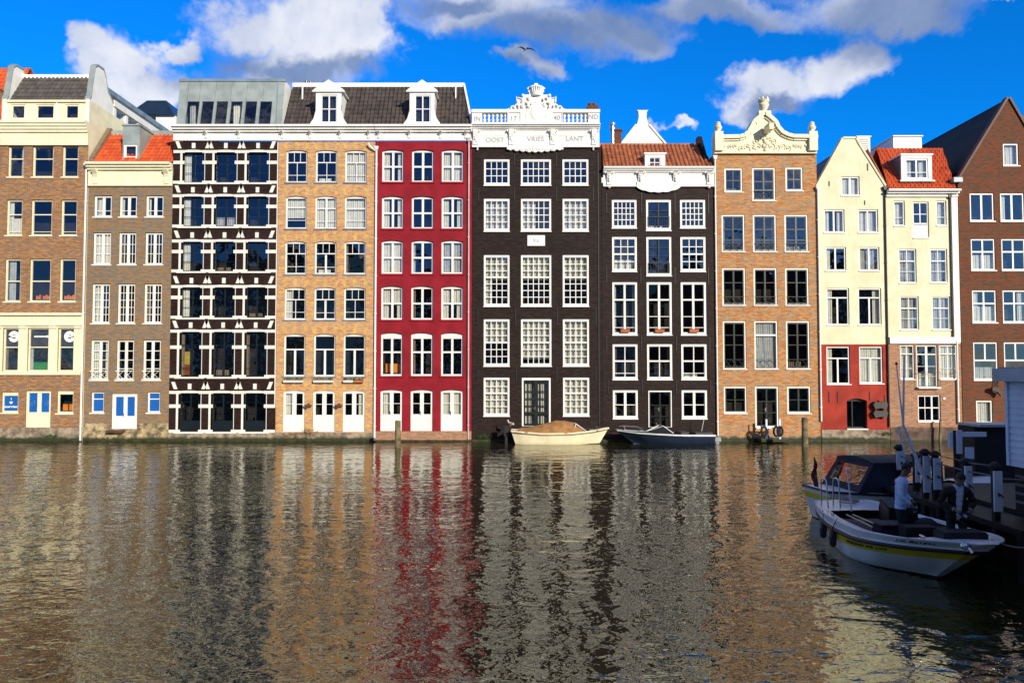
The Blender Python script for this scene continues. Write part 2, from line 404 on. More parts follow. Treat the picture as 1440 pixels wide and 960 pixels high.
def pantiles(parent, p00, p10, p11, p01, m, name='roof', pitch=.25, amp=.035, rows=.34, xclip=None):
    """corrugated tile slope between bottom edge p00-p10 and top edge p01-p11"""
    p00, p10, p11, p01 = map(Vector, (p00, p10, p11, p01))
    wlen = (p10-p00).length; hlen = (p01-p00).length
    nrm = (p10-p00).cross(p01-p00).normalized()
    nx = int(wlen/pitch)*6; ny = max(2, int(hlen/rows)); v = []; f = []
    for j in range(ny*2):
        t = ((j+1)//2)/ny; lift = .03 if j % 2 == 0 else .0
        if j == ny*2-1: t = 1
        for i in range(nx+1):
            u = i/nx; p = p00.lerp(p10, u).lerp(p01.lerp(p11, u), t)
            # each column keeps its pitch while the edges clip the course
            ph = (p.x+p.y*.0)/pitch*2*math.pi if abs(p10.x-p00.x) > abs(p10.y-p00.y) else p.y/pitch*2*math.pi
            s_ = math.sin(ph); v.append(tuple(p+nrm*(amp*(s_+.3*math.sin(2*ph+.8))+lift)))
    for j in range(ny*2-1):
        for i in range(nx):
            a = j*(nx+1)+i; f.append((a, a+1, a+nx+2, a+nx+1))
    mb = MB(); mb.v = v; mb.f = [list(q) for q in f]; mb.m = [0]*len(f)
    return mb.build(name, m, parent, smooth=False)
def quad_slab(parent, pts, th, m, name):
    """a roof plane with thickness: quad extruded downwards"""
    mb = MB(); P = [Vector(p) for p in pts]; n = (P[1]-P[0]).cross(P[-1]-P[0]).normalized()*th
    if n.z > 0: n = -n
    Q = [p+n for p in P]; k = len(P); mb.face(P); mb.face(list(reversed(Q)))
    for i in range(k): j = (i+1) % k; mb.face([P[i], Q[i], Q[j], P[j]])
    return mb.build(name, m, parent)
def cornice(h, zlo, zhi, m, out=.35, frieze=None, brackets=(), bm=None, name='cornice', x0=None, x1=None, steps=3, ext=.0, bw=.16):
    """moulded cornice: frieze board with a stepped crown moulding and scroll brackets"""
    x0 = h.x0+.004 if x0 is None else x0; x1 = h.x1-.004 if x1 is None else x1; Y = h.Y; mb = MB(); fz = frieze or (zlo+(zhi-zlo)*.62)
    mb.box(x0, x1, Y-.08, Y-.002, zlo, fz)
    mb.box(x0, x1, Y-.12, Y-.08, zlo, zlo+.09)
    for i in range(steps):
        a = fz+(zhi-fz)*i/steps; b = fz+(zhi-fz)*(i+1)/steps-(.0)
        mb.box(x0-ext, x1+ext, Y-.10-(out-.10)*(i+1)/steps, Y-.002, a+.001*i, b)
    o = mb.build(name, m, h.root)
    for x in brackets:
        b = MB(); w = bw/2
        prof = [(Y-.08, zlo+.1), (Y-.13, zlo+.12), (Y-.16, zlo+(fz-zlo)*.4), (Y-.13, zlo+(fz-zlo)*.55), (Y-.2, zlo+(fz-zlo)*.75), (Y-out*.85, fz-.02), (Y-out*.85, fz), (Y-.08, fz)]
        b.prism(prof, x-w, x+w, 'x'); b.build('bracket', bm or m, o)
    return o
def cap(parent, x0, x1, y0, y1, z0, z1, m, name): return MB().box(x0, x1, y0, y1, z0, z1).build(name, m, parent)
def drainpipe(h, px, py0, py1, m=None, r=.045, dy=.1, hopper=True):
    x = X(px, (py0+py1)/2); z1, z0 = Z(py0), Z(py1); y = h.Y-dy; mb = MB()
    mb.tube((x, y, z0), (x, y, z1), r)
    z = z0+.8
    while z < z1-.3: mb.box(x-r-.02, x+r+.02, y-r*.5, h.Y-.002, z, z+.04); z += 2.2
    if hopper: mb.prism([(x-.06, z1), (x+.06, z1), (x+.13, z1+.22), (x-.13, z1+.22)], y-.1, h.Y-.004)
    return mb.build('drainpipe', m or WHITE, h.root, smooth=True)
def dormer(parent, Y, x0, x1, z0, z1, win, cheek, m, roofm, pediment=0, depth=1.9, scrolls=0, v=((.5, .07),), h=((.5, .05),), fw=.07, name='dormer', cur='', inset=.12, wy=.05):
    """dormer: front board with a real opening, cheeks, roof, window"""
    wx0, wx1, wz0, wz1 = win; mb = MB()
    mb.box(x0, wx0, Y, Y+.12, z0, z1); mb.box(wx1, x1, Y, Y+.12, z0, z1); mb.box(wx0, wx1, Y, Y+.12, z0, wz0); mb.box(wx0, wx1, Y, Y+.12, wz1, z1)
    d = mb.build(name, m, parent)
    c = MB(); c.box(x0+.01, x0+.06, Y+.12, Y+depth, z0, z1-.01); c.box(x1-.06, x1-.01, Y+.12, Y+depth, z0, z1-.01); c.box(x0+.06, x1-.06, Y+.30, Y+.33, z0, z1-.01, 1); c.build('cheek', [cheek, DKROOM], d)
    if pediment:
        p = MB(); xm = (x0+x1)/2; e = .12
        p.prism([(x0-e, z1), (x1+e, z1), (x1+e, z1+.07), (xm, z1+pediment), (x0-e, z1+.07)], Y-.06, Y+depth)
        p.prism([(x0-e*1.6, z1-.09), (x1+e*1.6, z1-.09), (x1+e*1.6, z1-.001), (x0-e*1.6, z1-.001)], Y-.12, Y+.125)
        p.build('pediment', m, d)
    else:
        p = MB(); p.box(x0-.06, x1+.06, Y-.07, Y+depth, z1, z1+.09); p.build('dormer_roof', roofm, d)
    if scrolls:
        for sgn, xe in ((-1, x0), (1, x1)):
            s_ = MB(); w = scrolls; pr = [(xe, z0)]
            n = 10
            for i in range(n+1):
                t = i/n; pr.append((xe+sgn*(w*(1-t)**1.0*(1.0 if t < .25 else .85+.2*math.cos(t*5))), z0+(z1-z0)*.42*t+(.0)))
            pr.append((xe, z0+(z1-z0)*.6))
            if sgn > 0: pr = pr
            s_.prism(pr, Y+.004, Y+.116); s_.build('scroll', m, d)
    f = MB(); f0 = Y+wy
    f.box(wx0, wx0+fw, f0, f0+.07, wz0, wz1); f.box(wx1-fw, wx1, f0, f0+.07, wz0, wz1); f.box(wx0+fw, wx1-fw, f0, f0+.07, wz0, wz0+fw); f.box(wx0+fw, wx1-fw, f0, f0+.07, wz1-fw, wz1)
    for q, t in v: cx = wx0+(wx1-wx0)*q; f.box(cx-t/2, cx+t/2, f0+.004, f0+.066, wz0+fw, wz1-fw)
    for q, t in h: cz = wz0+(wz1-wz0)*q; f.box(wx0+fw, wx1-fw, f0+.008, f0+.062, cz-t/2, cz+t/2)
    w = f.build('window', WHITE, d)
    g = MB(); g.face([(wx0+fw, f0+.045, wz0+fw), (wx1-fw, f0+.045, wz0+fw), (wx1-fw, f0+.045, wz1-fw), (wx0+fw, f0+.045, wz1-fw)]); g.build('pane', GLASS, w)
    if cur:
        W = wx1-wx0
        for c in cur.split():
            k = {'left': (0, .35), 'right': (.65, 1), 'full': (0, 1)}[c]
            House.curtain(None, wx0+W*k[0]+.02, wx0+W*k[1]-.02, wz0+.05, wz1-.05, Y+.24, CURT, w)
    return d
def anchors(h, pts, m=IRON):
    """wrought iron wall anchors"""
    for px, py0, py1 in pts:
        x = X(px, (py0+py1)/2); z0, z1 = Z(py1), Z(py0)
        MB().box(x-.022, x+.022, h.Y-.04, h.Y-.002, z0, z1).build('wall_anchor', m, h.root)
def railing(h, x0, x1, z0, z1, y, m=IRON, n=6, cross=False, par=None, name='railing'):
    mb = MB(); mb.box(x0, x1, y-.015, y+.015, z1-.03, z1); mb.box(x0, x1, y-.015, y+.015, z0, z0+.025)
    if cross:
        k = max(1, round((x1-x0)/.45)); w = (x1-x0)/k
        for i in range(k):
            a = x0+w*i; mb.tube((a, y, z0), (a+w, y, z1), .011, n=5); mb.tube((a+w, y, z0), (a, y, z1), .011, n=5)
    else:
        for i in range(n+1): a = x0+(x1-x0)*i/n; mb.tube((a, y, z0), (a, y, z1), .011, n=5)
    return mb.build(name, m, par or h.root)
def flowerbox(label, x0, x1, y, z, h=.16, d=.2, mbox=WHITE, group='window boxes', seed=0, leafy=.12):
    r = random.Random(seed); root = thing('planter_box', label, 'planter', ((x0+x1)/2, y, z), group=group)
    w = (x1-x0)/2
    b = MB(); b.prism([(-d/2+.02, 0), (d/2-.02, 0), (d/2, h), (-d/2, h)], -w, w, 'x'); b.build('box', mbox, root)
    l = MB()
    for i in range(int(90*w/.3)):
        c = Vector((r.uniform(-w, w), r.uniform(-d/2-.03, d/2), h+abs(r.gauss(0, leafy*.6)))); s_ = r.uniform(.03, .06)
        a = Vector((r.uniform(-1, 1), r.uniform(-1, 1), r.uniform(-.3, 1))).normalized(); bb = a.orthogonal().normalized()
        l.face([c-a*s_, c+bb*s_*.5, c+a*s_, c-bb*s_*.5])
    l.build('foliage', GREENS, root)
    return root
def absorb(target, ob):
    """fold a surface pattern into its part's own mesh"""
    k = len(target.data.materials); target.data.materials.append(ob.data.materials[0]); bm = bmesh.new(); bm.from_mesh(target.data); n = len(bm.faces)
    bm.from_mesh(ob.data); bm.faces.ensure_lookup_table()
    for f in bm.faces[n:]: f.material_index = k
    bm.to_mesh(target.data); bm.free(); bpy.data.objects.remove(ob)
def cols(pxs, py): return [(X(a, py), X(b, py)) for a, b in pxs]
def row(house, cs, y0, y1, per=None, **st):
    """a storey of windows; per = list of overrides for single windows"""
    out = []
    for i, (a, b) in enumerate(cs):
        k = dict(st)
        if per and per[i]: k.update(per[i])
        yy0, yy1 = k.pop('yy', (y0, y1))
        out.append(house.win(w=(a, b, Z(yy1), Z(yy0)), **k))
    return out
DP = 11
# ================= house 1: brown brick with cream shop band
h = House('brick_house', 'wide brown brick house with cream first-floor shop band and cream attic storey, far left', -3, 121.5, 350)
c1 = cols([(11, 33), (45.5, 75), (87.5, 110)], 227)
row(h, c1, 205, 249, h=((.60, .06),), fr=CREAM, sill=.05, per=[dict(cur='right', cm=CURTG), None, None])
row(h, c1, 281, 331, h=((.60, .06), (.08, .03)), fr=CREAM, per=[dict(cur='lower left'), None, None])
row(h, c1, 364, 424, h=((.48, .06),), fr=CREAM, per=[dict(cur='halfl', cm=CURTG), None, None])
# cream shopfront windows with dark panes
row(h, c1, 461, 522, h=((.56, .06),), fr=CREAM, fy=.08, sill=0)
GB = paint('sign_foil', (.045, .04, .04), .5, .05)
wA = h.win(r=(2, 551, 25.5, 580), fr=CREAM, pane=BLUE, topw=.22, botw=.1)
dr = h.win(r=(35.5, 549, 71, 601), fr=CREAM, v=((.5, .24),), pane=BLUE, lower=.75, fw=.14, handle=False, name='door', sill=.0)
wB = h.win(r=(80, 549, 103, 581), fr=CREAM, topw=.22, botw=.1)
w1 = h.wall(Z(206), [BR1, BR1], bands=[], sidem=CREAM2, zback=Z(141))
h.plinth(Z(601), STONE)
# cream band: board with real depth around the shop windows
mb = MB(); zt, zb_ = Z(440), Z(527); x0, x1 = h.x0+.01, h.x1-.12; zw0, zw1 = Z(522), Z(461)
xs = [x0]+[q for c in c1 for q in c]+[x1]
for i in range(0, len(xs), 2): mb.box(xs[i], xs[i+1], h.Y-.05, h.Y-.002, zw0, zw1)
mb.box(x0, x1, h.Y-.06, h.Y-.002, zw1, zt-.15); mb.box(x0, x1, h.Y-.12, h.Y-.002, zb_, zw0)
mb.box(x0, x1, h.Y-.22, h.Y-.002, zt-.15, zt); mb.box(x0, x1, h.Y-.16, h.Y-.0621, zw1+.12, zw1+.19)
for i in range(0, len(xs), 2): mb.box(xs[i]+.1, xs[i+1]-.1, h.Y-.10, h.Y-.051, zw0, zw1-.14); mb.box(xs[i]+.05, xs[i+1]-.05, h.Y-.14, h.Y-.0621, zw1-.02, zw1+.1)
mb.build('shop_front', CREAM, h.root)
# emblem discs on the upper panes
SGN = paint('sign_white', (.8, .8, .78), .5, .02)
for (px, fl) in ((18, 1), (96.5, -1)):
    cx, cz = X(px, 473), Z(473); r = .33; mb = MB()
    n = 28
    for i in range(n):
        t0, t1 = 2*math.pi*i/n, 2*math.pi*(i+1)/n
        mid = (t0+t1)/2; 
        if -.25 < math.atan2(math.sin(mid-math.pi*(0 if fl < 0 else 1)), math.cos(mid-math.pi*(0 if fl < 0 else 1))) < .25: continue
        ri = .13
        P = lambda t, q, y: (cx+q*math.cos(t), y, cz+q*math.sin(t))
        y0_ = h.Y+.105
        mb.face([P(t0, ri, y0_), P(t1, ri, y0_), P(t1, r, y0_), P(t0, r, y0_)])
    mb.prism([(cx-fl*.22, cz+.04), (cx+fl*.05, cz+.10), (cx+fl*.16, cz-.02), (cx-fl*.02, cz-.06)], h.Y+.1, h.Y+.104)
    mb.build('emblem', SGN, h.root)
mb = MB(); cx, cz = X(56.5, 473), Z(473); mb.box(cx-.42, cx+.42, h.Y+.098, h.Y+.106, cz-.04, cz+.045); mb.box(cx+.30, cx+.44, h.Y+.096, h.Y+.107, cz-.06, cz+.065); mb.build('name_strip', SGN, h.root)
for (a, b) in c1:
    cap(h.root, a+.085, b-.085, h.Y+.145, h.Y+.149, Z(487), Z(465), GB, 'window_foil')
# green screens low in shop windows
cap(h.root, c1[1][0]+.1, c1[1][1]-.1, h.Y+.35, h.Y+.38, Z(520), Z(509), paint('green_screen', (.02, .22, .05), .6, .1), 'window_screen')
# blue window: heart and two short lines of lettering
cx, cz = X(13.5, 566), Z(566); mb = MB(); hp = []
for i in range(24):
    t = 2*math.pi*i/24; hp.append((cx+.006*16*math.sin(t)**3, cz+.006*(13*math.cos(t)-5*math.cos(2*t)-2*math.cos(3*t)-math.cos(4*t))))
mb.prism(hp, h.Y+.13, h.Y+.137); mb.build('heart', SGN, h.root)
cap(h.root, cx-.02, cx+.02, h.Y+.13, h.Y+.137, cz+.16, cz+.28, SGN, 'letter')
text('lettering', 'amsterdam', .17, (cx, h.Y+.135, cz-.24), SGN, h.root, .004, bold=.006)
for k in (-1, 1):
    mb = MB(); cx = X(53.3, 570)+k*.40; cz = Z(567); pr = []
    for i in range(14):
        t = i*.55; pr.append((cx+.02*t*math.cos(t), h.Y+.12, cz+.03*t*math.sin(t)))
    mb.path(pr, .008, 5).build('line_drawing', paint('pale_blue', (.15, .3, .6), .5, .05), h.root)
cx, cz = X(91.5, 568), Z(568); mb = MB(); mb.prism([(cx-.30, cz-.38), (cx+.28, cz-.38), (cx+.28, cz+.02), (cx-.30, cz+.02)], h.Y+.3, h.Y+.34); mb.build('orange_hut_picture', ORANGE, h.root)
mb = MB(); mb.prism([(cx-.30, cz+.0), (cx+.34, cz+.0), (cx+.24, cz+.15), (cx-.18, cz+.18)], h.Y+.27, h.Y+.3); mb.box(cx+.02, cx+.07, h.Y+.27, h.Y+.298, cz-.38, cz); mb.build('hut_roof_picture', BLACKP, h.root)
# orange toys on sill storey 3
for ci, xs_ in ((1, [-.35, -.2, .05, .18, .3, .42]), (2, [-.3, -.15, 0, .15, .3])):
    mid = sum(c1[ci])/2; mb = MB()
    for k, q in enumerate(xs_): mb.prism([(mid+q-.06, Z(423)+.12), (mid+q+.06, Z(423)+.12), (mid+q+.05, Z(423)+.3+.1*(k % 2)), (mid+q-.03, Z(423)+.34)], h.Y+.3, h.Y+.4)
    mb.build('orange_figures', ORANGE, h.root)
cornice(h, Z(205), Z(172), CREAM, out=.42, frieze=Z(187), steps=4)
# attic storey
zA0, zA1 = Z(171.9), Z(140.5); ya = D+.12; xa1 = X(121, 160)
mb = MB(); wins = [(15, 148, 35.5, 167.5), (50, 148, 76.5, 167), (91, 147, 111, 165)]
W_ = [(X(a, 158, ya), X(c, 158, ya), Z(d, ya), Z(b, ya)) for a, b, c, d in wins]
xs = [h.x0+.02]+[q for w in W_ for q in w[:2]]+[xa1]; zlo = min(w[2] for w in W_); zhi = max(w[3] for w in W_)
for i in range(0, len(xs), 2): mb.box(xs[i], xs[i+1], ya, ya+.2, zlo, zhi)
mb.box(xs[0], xa1, ya, ya+.2, zA0, zlo); mb.box(xs[0], xa1, ya, ya+.2, zhi, zA1-.12); mb.box(xs[0], xa1+.02, ya-.12, ya+.9, zA1-.12, zA1)
mb.box(xs[0], xa1, ya-.08, ya, zA0, zA0+.14)
at1 = mb.build('attic_storey', CREAM, h.root)
for w in W_:
    f = MB(); t = .09; f.box(w[0], w[0]+t, ya+.05, ya+.12, zlo, zhi); f.box(w[1]-t, w[1], ya+.05, ya+.12, zlo, zhi); f.box(w[0]+t, w[1]-t, ya+.05, ya+.12, zlo, zlo+t); f.box(w[0]+t, w[1]-t, ya+.05, ya+.12, zhi-t, zhi)
    fo = f.build('window', CREAM, at1); g = MB(); g.face([(w[0]+t, ya+.09, zlo+t), (w[1]-t, ya+.09, zlo+t), (w[1]-t, ya+.09, zhi-t), (w[0]+t, ya+.09, zhi-t)]); g.build('pane', GLASS, fo)
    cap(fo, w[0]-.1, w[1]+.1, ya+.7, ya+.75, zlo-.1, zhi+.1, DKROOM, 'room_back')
for w in ((W_[0][1], W_[1][0]), (W_[1][1], W_[2][0])):
    pass
MB().tube((X(80, 160, ya), ya-.05, zA0), (X(80, 160, ya), ya-.05, zA1-.1), .035).build('drainpipe', WHITE, h.root)
# roof between parapet gables
zr = at(70, 108, 44.8).z
pantiles(h.root, (h.x0+.25, 43.55, zA1+.0), (h.x1-.25, 43.55, zA1+.0), (h.x1-.25, 44.85, zr), (h.x0+.25, 44.85, zr), T_GRY)
cap(h.root, h.x0+.22, h.x1-.22, 44.8, 45.05, zr-.1, zr+.14, OFFW, 'ridge_cap')
cap(h.root, h.x0+.25, h.x1-.25, 44.9, 54, zr-.6, zr-.3, ZINCD, 'flat_roof')
def side_gable(xw, wd, name='side_gable'):
    pr = [(43.35, zA0-.6), (43.35, zA1+.05), (43.5, zA1+.25), (43.62, 21.2), (43.85, 22.35), (44.1, 22.55), (44.75, 22.55), (45.0, 22.15), (45.25, 21.4), (45.9, 20.9), (46, zA0-.6)]
    g = MB().prism(pr, xw-wd, xw+wd, 'x').build(name, OFFW, h.root)
    c = MB()
    for (a, b), (p, q) in zip(pr[1:9], pr[2:10]):
        c.prism([(a, b), (p, q), (p, q+.10), (a, b+.10)], xw-wd-.05, xw+wd+.05, 'x')
    c.build('coping', ZINC, g)
side_gable(h.x1-.13, .12); side_gable(h.x0+.13, .12)
# rear annex with glazed side
xa = h.x1-.02; g = MB(); g.box(h.x0+.5, xa, 46.05, 54, zA0-.6, 19.6); g.box(h.x0+.5, xa+.08, 46.0, 54, 20.75, 21.15); 
for y in (46.05, 47.5, 49.0, 50.5, 52.0, 53.5): g.box(h.x0+.5, xa, y, y+.28, 19.6, 20.75)
an = g.build('rear_annex', OFFW, h.root)
for y in (46.33, 47.78, 49.28, 50.78, 52.28):
    p = MB(); p.face([(xa-.1, y, 19.6), (xa-.1, y+1.22, 19.6), (xa-.1, y+1.22, 20.75), (xa-.1, y, 20.75)]); p.build('pane', GLASS, an)
drainpipe(h, 118.5, 236, 619, WHITE, .055)

# ================= house 2: narrow grey-brown with orange roof
h = House('narrow_house', 'narrow grey-brown brick house with orange tile roof, grey dormer and blue-paned white doors', 121.5, 240.5, 400)
c2 = cols([(132, 157), (168, 192.5), (205, 230)], 292)
k = dict(fr=OFFW, fw=.10, sillm=STONEW)
row(h, c2, 275, 305, v=((.5, .16),), h=((.27, .03),), **k, per=[dict(cur='left'), None, None])
v4 = ((.5, .16), (.22, .03), (.78, .03))
row(h, c2, 327, 372, v=v4, h=((.33, .03), (.66, .03)), **k, per=[dict(cur='full'), None, None])
row(h, c2, 399, 454.5, v=v4, h=((.2, .03), (.4, .03), (.6, .03), (.8, .03)), **k, per=[dict(cur='left'), None, None])
row(h, c2, 478, 534, v=((.5, .16),), h=((.26, .04), (.5, .04), (.75, .04)), **k, per=[dict(cur='left right'), None, None])
for a, b in c2: railing(h, a+.02, b-.02, Z(533), Z(521), h.Y-.14, OFFW, cross=True, name='balcony_railing')
h.win(r=(128, 551, 146, 580), fr=OFFW, pane=BLUE, h=((.68, .05),)); h.win(r=(207, 551, 225, 580), fr=OFFW, pane=BLUE, h=((.68, .05),))
h.win(r=(156.5, 553, 193, 603), fr=WHITE, v=((.5, .22),), fw=.2, pane=BLUE, lower=.55, name='door', sill=0, handle=True)
h.wall(Z(262), [PLASTER, BR2], bands=[Z(595)], sidem=BR2)
h.plinth(Z(606), PLASTER)
mb = MB(); zq = Z(604); mb.box(X(155, 605), X(177, 605), h.Y-.5, h.Y-.063, zq-.12, zq); mb.build('door_step', WOODD, h.root)
cornice(h, Z(262), Z(230.5), CREAM, out=.5, frieze=Z(240), brackets=(h.x0+.45, h.x1-.32), bw=.28)
zt = at(190, 188, 45.2).z; zb_ = Z(229)
pantiles(h.root, (h.x0+.30, 43.2, zb_), (h.x1-.02, 43.2, zb_), (h.x1-.02, 45.2, zt), (h.x0+.30, 45.2, zt), T_RED)
MB().prism([(43.25, zb_-.1), (43.7, zb_-.1), (45.3, zt-.1), (45.3, zt+.28), (45.1, zt+.32), (43.25, zb_+.28)], h.x0+.03, h.x0+.28, 'x').build('firewall', BR2, h.root)
cap(h.root, h.x0+.3, h.x1, 45.1, 52, zt-.25, zt+.16, ZINC, 'flat_roof')
d0 = at(173, 227, 43.4); d1 = at(207, 190, 43.4)
dx0, dx1 = X(172.5, 205, 43.4), X(195, 205, 43.4)
dormer(h.root, 43.4, dx0, dx1+.05, zb_+.02, zt-.12, (X(174, 215, 43.4), X(193, 215, 43.4), Z(226, 43.4), Z(203, 43.4)), ZINC, ZINC, ZINC, depth=1.7, v=(), h=((.25, .05),), fw=.11)
# glazed roof structure behind houses 2 (set far back)
rb = thing('roof_terrace_house', 'low glazed roof-top room with dark sloping panels behind the orange-roofed narrow house', 'building', (X(215, 160, 56), 56, 0), off=True)
a, b = X(187, 160, 56), X(247, 160, 56); z0, z1 = 17, at(215, 163, 56).z
MB().box(a, b, 56, 62, 0, z1).build('wall', OFFW, rb); zz = at(215, 150, 57).z
MB().prism([(a-.3, z1), (b, z1), (b-.6, zz), (a+1.2, zz)], 55.7, 62.5).build('roof', paint('dark_panel', (.015, .03, .06), .2, .1), rb)
MB().box(a+1, b-1.5, 55.9, 55.99, z1-.8, z1-.1).build('window', BLACKP, rb)

# ================= house 3: aubergine brick with white stone bands and zinc attic
h = House('banded_house', 'dark aubergine brick house with white stone bands under a grey zinc attic', 240.5, 389.5, 400)
c3 = cols([(256.5, 287.8), (301.6, 333.3), (347, 378.6)], 235)
R3 = [(213, 256.5), (275, 318), (338.5, 381), (402.5, 446), (465, 529), (551, 606)]
mb = MB()
GL2 = dict(fr=BLACKP, fw=.05, fy=.16, gy=.03, sill=0)
STEELP = paint('blue_black_steel', (.008, .014, .02), .35, .1)
for i, (a, b) in enumerate(R3):
    hb = ((.33, .035), (.66, .035)) if i < 4 else (((.18, .03), (.72, .05)) if i == 4 else ((.45, .03), (.7, .03)))
    pers = [[dict(cur='left'), None, None], [dict(cur='left'), dict(cm=CURTG, cur='cafe'), None], [dict(cur='left'), None, None], [dict(cur='left'), None, None], [dict(cur=''), None, None], [dict(cur=''), None, None]][i]
    row(h, c3, a+2.0, b, v=((.5, .09),), h=hb, bars=STEELP, lower=.55 if i == 5 else 0, lowm=None, name='door' if i == 5 else 'window', arch=.0, per=pers, **GL2)
    za, zb_ = Z(b), Z(a); zh = za+(zb_-za)*.64
    edges = [h.x0]+[q for c in c3 for q in c]+[h.x1]
    for j in range(0, 8, 2):
        for z, t in ((zb_-.02, .17), (zh, .20), (za+.0, .17)):
            mb.box(edges[j]+(.008 if j == 0 else -.13), edges[j+1]-(.008 if j == 6 else -.13) if j < 6 else edges[j+1]-.008, h.Y-.03, h.Y-.001, z-t/2, z+t/2)
    for (p, q) in c3:
        # white jamb strips, arched head band and sill
        mb.box(p-.12, p, h.Y-.028, h.Y+.16, za+.076, zb_-.005); mb.box(q, q+.03, h.Y-.028, h.Y+.16, za+.076, zb_-.005)
        n = 8
        for e in range(n):
            t0, t1 = e/n, (e+1)/n; f0 = .055*(1-(2*t0-1)**2); f1 = .055*(1-(2*t1-1)**2)
            xa, xb = p-.1+(q-p+.13)*t0, p-.1+(q-p+.13)*t1
            mb.prism([(xa, zb_-.06), (xb, zb_-.06), (xb, zb_+.03+f1), (xa, zb_+.03+f0)], h.Y-.045, h.Y-.031)
        mb.box(p-.22, q+.18, h.Y-.10, h.Y-.032, za-.13, za-.03)
        # keystones, splayed
        for m_, s_ in ((p-.16, -1), ((p+q)/2, 0), (q+.13, 1)):
            w = .10; z_ = zb_+.17; hh = .42 if s_ else .32
            mb.prism([(m_-w, z_), (m_+w, z_), (m_+w+s_*.16, z_+hh), (m_-w+s_*.16, z_+hh)], h.Y-.05, h.Y-.0012)
w3 = h.wall(Z(199), [BR3], bands=[], sidem=BR3)
absorb(w3, mb.build('stone_bands', STONEW, h.root))
# yellow poster with a red foot inside storey 2
cap(h.root, c3[0][0]+.1, c3[0][0]+.55, h.Y+.5, h.Y+.53, Z(526), Z(494), paint('yellow_poster', (.5, .36, .04), .6, .2), 'poster')
cap(h.root, c3[0][0]+.12, c3[0][0]+.5, h.Y+.44, h.Y+.47, Z(527), Z(512), paint('poster_red', (.3, .06, .01), .6, .2), 'poster_foot')
h.plinth(Z(608), STONE)
xb_ = X(526, 400)
cornice(h, Z(198.5), Z(178.5), WHITE, out=.5, frieze=Z(187), brackets=[X(q, 190) for q in (291, 337)], bw=.14)
# zinc attic: leaning front with six windows
ya, yb = 43.45, 44.15; za, zb_ = Z(178.4, ya), at(320, 112.5, yb).z
xl0, xl1 = X(248, 178, ya), X(253.5, 113, yb); xr0, xr1 = X(396, 178, ya), X(401, 113, yb)
def sl(x, z, off=0):   # point on the leaning front
    t = (z-za)/(zb_-za); return (x, ya+(yb-ya)*t-off, z)
wx = [(260.5, 279.5), (281.5, 299.8), (302, 319.8), (322.3, 340.3), (343, 360.8), (363.5, 382)]
wz0, wz1 = Z(176.6, ya), at(320, 143, 43.9).z; mb = MB()
WX = [(X(a, 160, 43.6), X(b, 160, 43.6)) for a, b in wx]
xs = [xl0]+[q for w in WX for q in w]+[xr0]
def strip(xa, xb, z0_, z1_, off=0, mi=0, xa1=None, xb1=None):
    mb.face([sl(xa, z0_, off), sl(xb, z0_, off), sl(xb1 if xb1 is not None else xb, z1_, off), sl(xa1 if xa1 is not None else xa, z1_, off)], mi)
tm = (wz1-za)/(zb_-za); xlm = xl0+(xl1-xl0)*tm; xrm = xr0+(xr1-xr0)*tm
for i in range(0, len(xs), 2):
    strip(xs[i], xs[i+1], za, wz1, xa1=xlm if i == 0 else None, xb1=xrm if i == len(xs)-2 else None)
for a, b in WX: strip(a, b, za, wz0)
strip(xlm, xrm, wz1, zb_, xa1=xl1, xb1=xr1)
yr = 50
mb.face([(xl0, ya, za), (xl1, yb, zb_), (xl1, yr, zb_), (xl0, yr, za)]); mb.face([(xl1, yb, zb_), (xr1, yb, zb_), (xr1, yr, zb_-.5), (xl1, yr, zb_-.5)])
mb.face([(xr0, ya, za), (xr0, yr, za), (xr1, yr, zb_-.5), (xr1, yb, zb_)], 1)
att = mb.build('attic', [ZINC, OFFW, ZINC], h.root)
sm = MB()
for px in (265, 282, 304, 326, 348, 371, 390): a = X(px, 128, 44); P0 = sl(a, wz1+.05, .0); P1 = sl(a, zb_-.05, .0); sm.tube((P0[0], P0[1]-.012, P0[2]), (P1[0], P1[1]-.012, P1[2]), .018, n=4)
P0, P1 = sl(X(388, 178, ya), za), sl(X(392, 113, yb), zb_); sm.tube((P0[0], P0[1]-.01, P0[2]), (P1[0], P1[1]-.01, P1[2]), .03, n=4)
sm.box(xl1-.05, xr1+.05, yb-.08, yb+.1, zb_-.12, zb_+.04); sm.build('seams', ZINCD, att)
for a, b in WX:
    f = MB(); t = .035
    for (p, q, r_, s_) in ((a, a+t, wz0, wz1), (b-t, b, wz0, wz1), (a+t, b-t, wz0, wz0+t), (a+t, b-t, wz1-t, wz1)):
        n0 = [sl(p, r_, .035), sl(q, r_, .035), sl(q, s_, .035), sl(p, s_, .035)]; n1 = [(v_[0], v_[1]+.09, v_[2]) for v_ in n0]
        f.face(n0); f.face(n1)
        for i in range(4): j = (i+1) % 4; f.face([n0[i], n1[i], n1[j], n0[j]])
    fo = f.build('window', ZINC, att); g = MB(); g.face([sl(a+t, wz0+t, -.02), sl(b-t, wz0+t, -.02), sl(b-t, wz1-t, -.02), sl(a+t, wz1-t, -.02)]); g.build('pane', GLASS, fo)
c_ = WX[3]; House.curtain(None, c_[0]+.05, c_[0]+.45, wz0, wz1-.1, 44.15, CURT, att); c_ = WX[0]; House.curtain(None, c_[0]+.05, c_[0]+.4, wz0, wz1-.1, 44.15, CURTG, att)
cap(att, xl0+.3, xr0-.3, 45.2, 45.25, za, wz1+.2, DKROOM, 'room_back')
MB().box(h.x1-.05, h.x1+.0, h.Y-.05, h.Y-.002, 2, Z(200)).build('party_strip', STONEW, h.root)

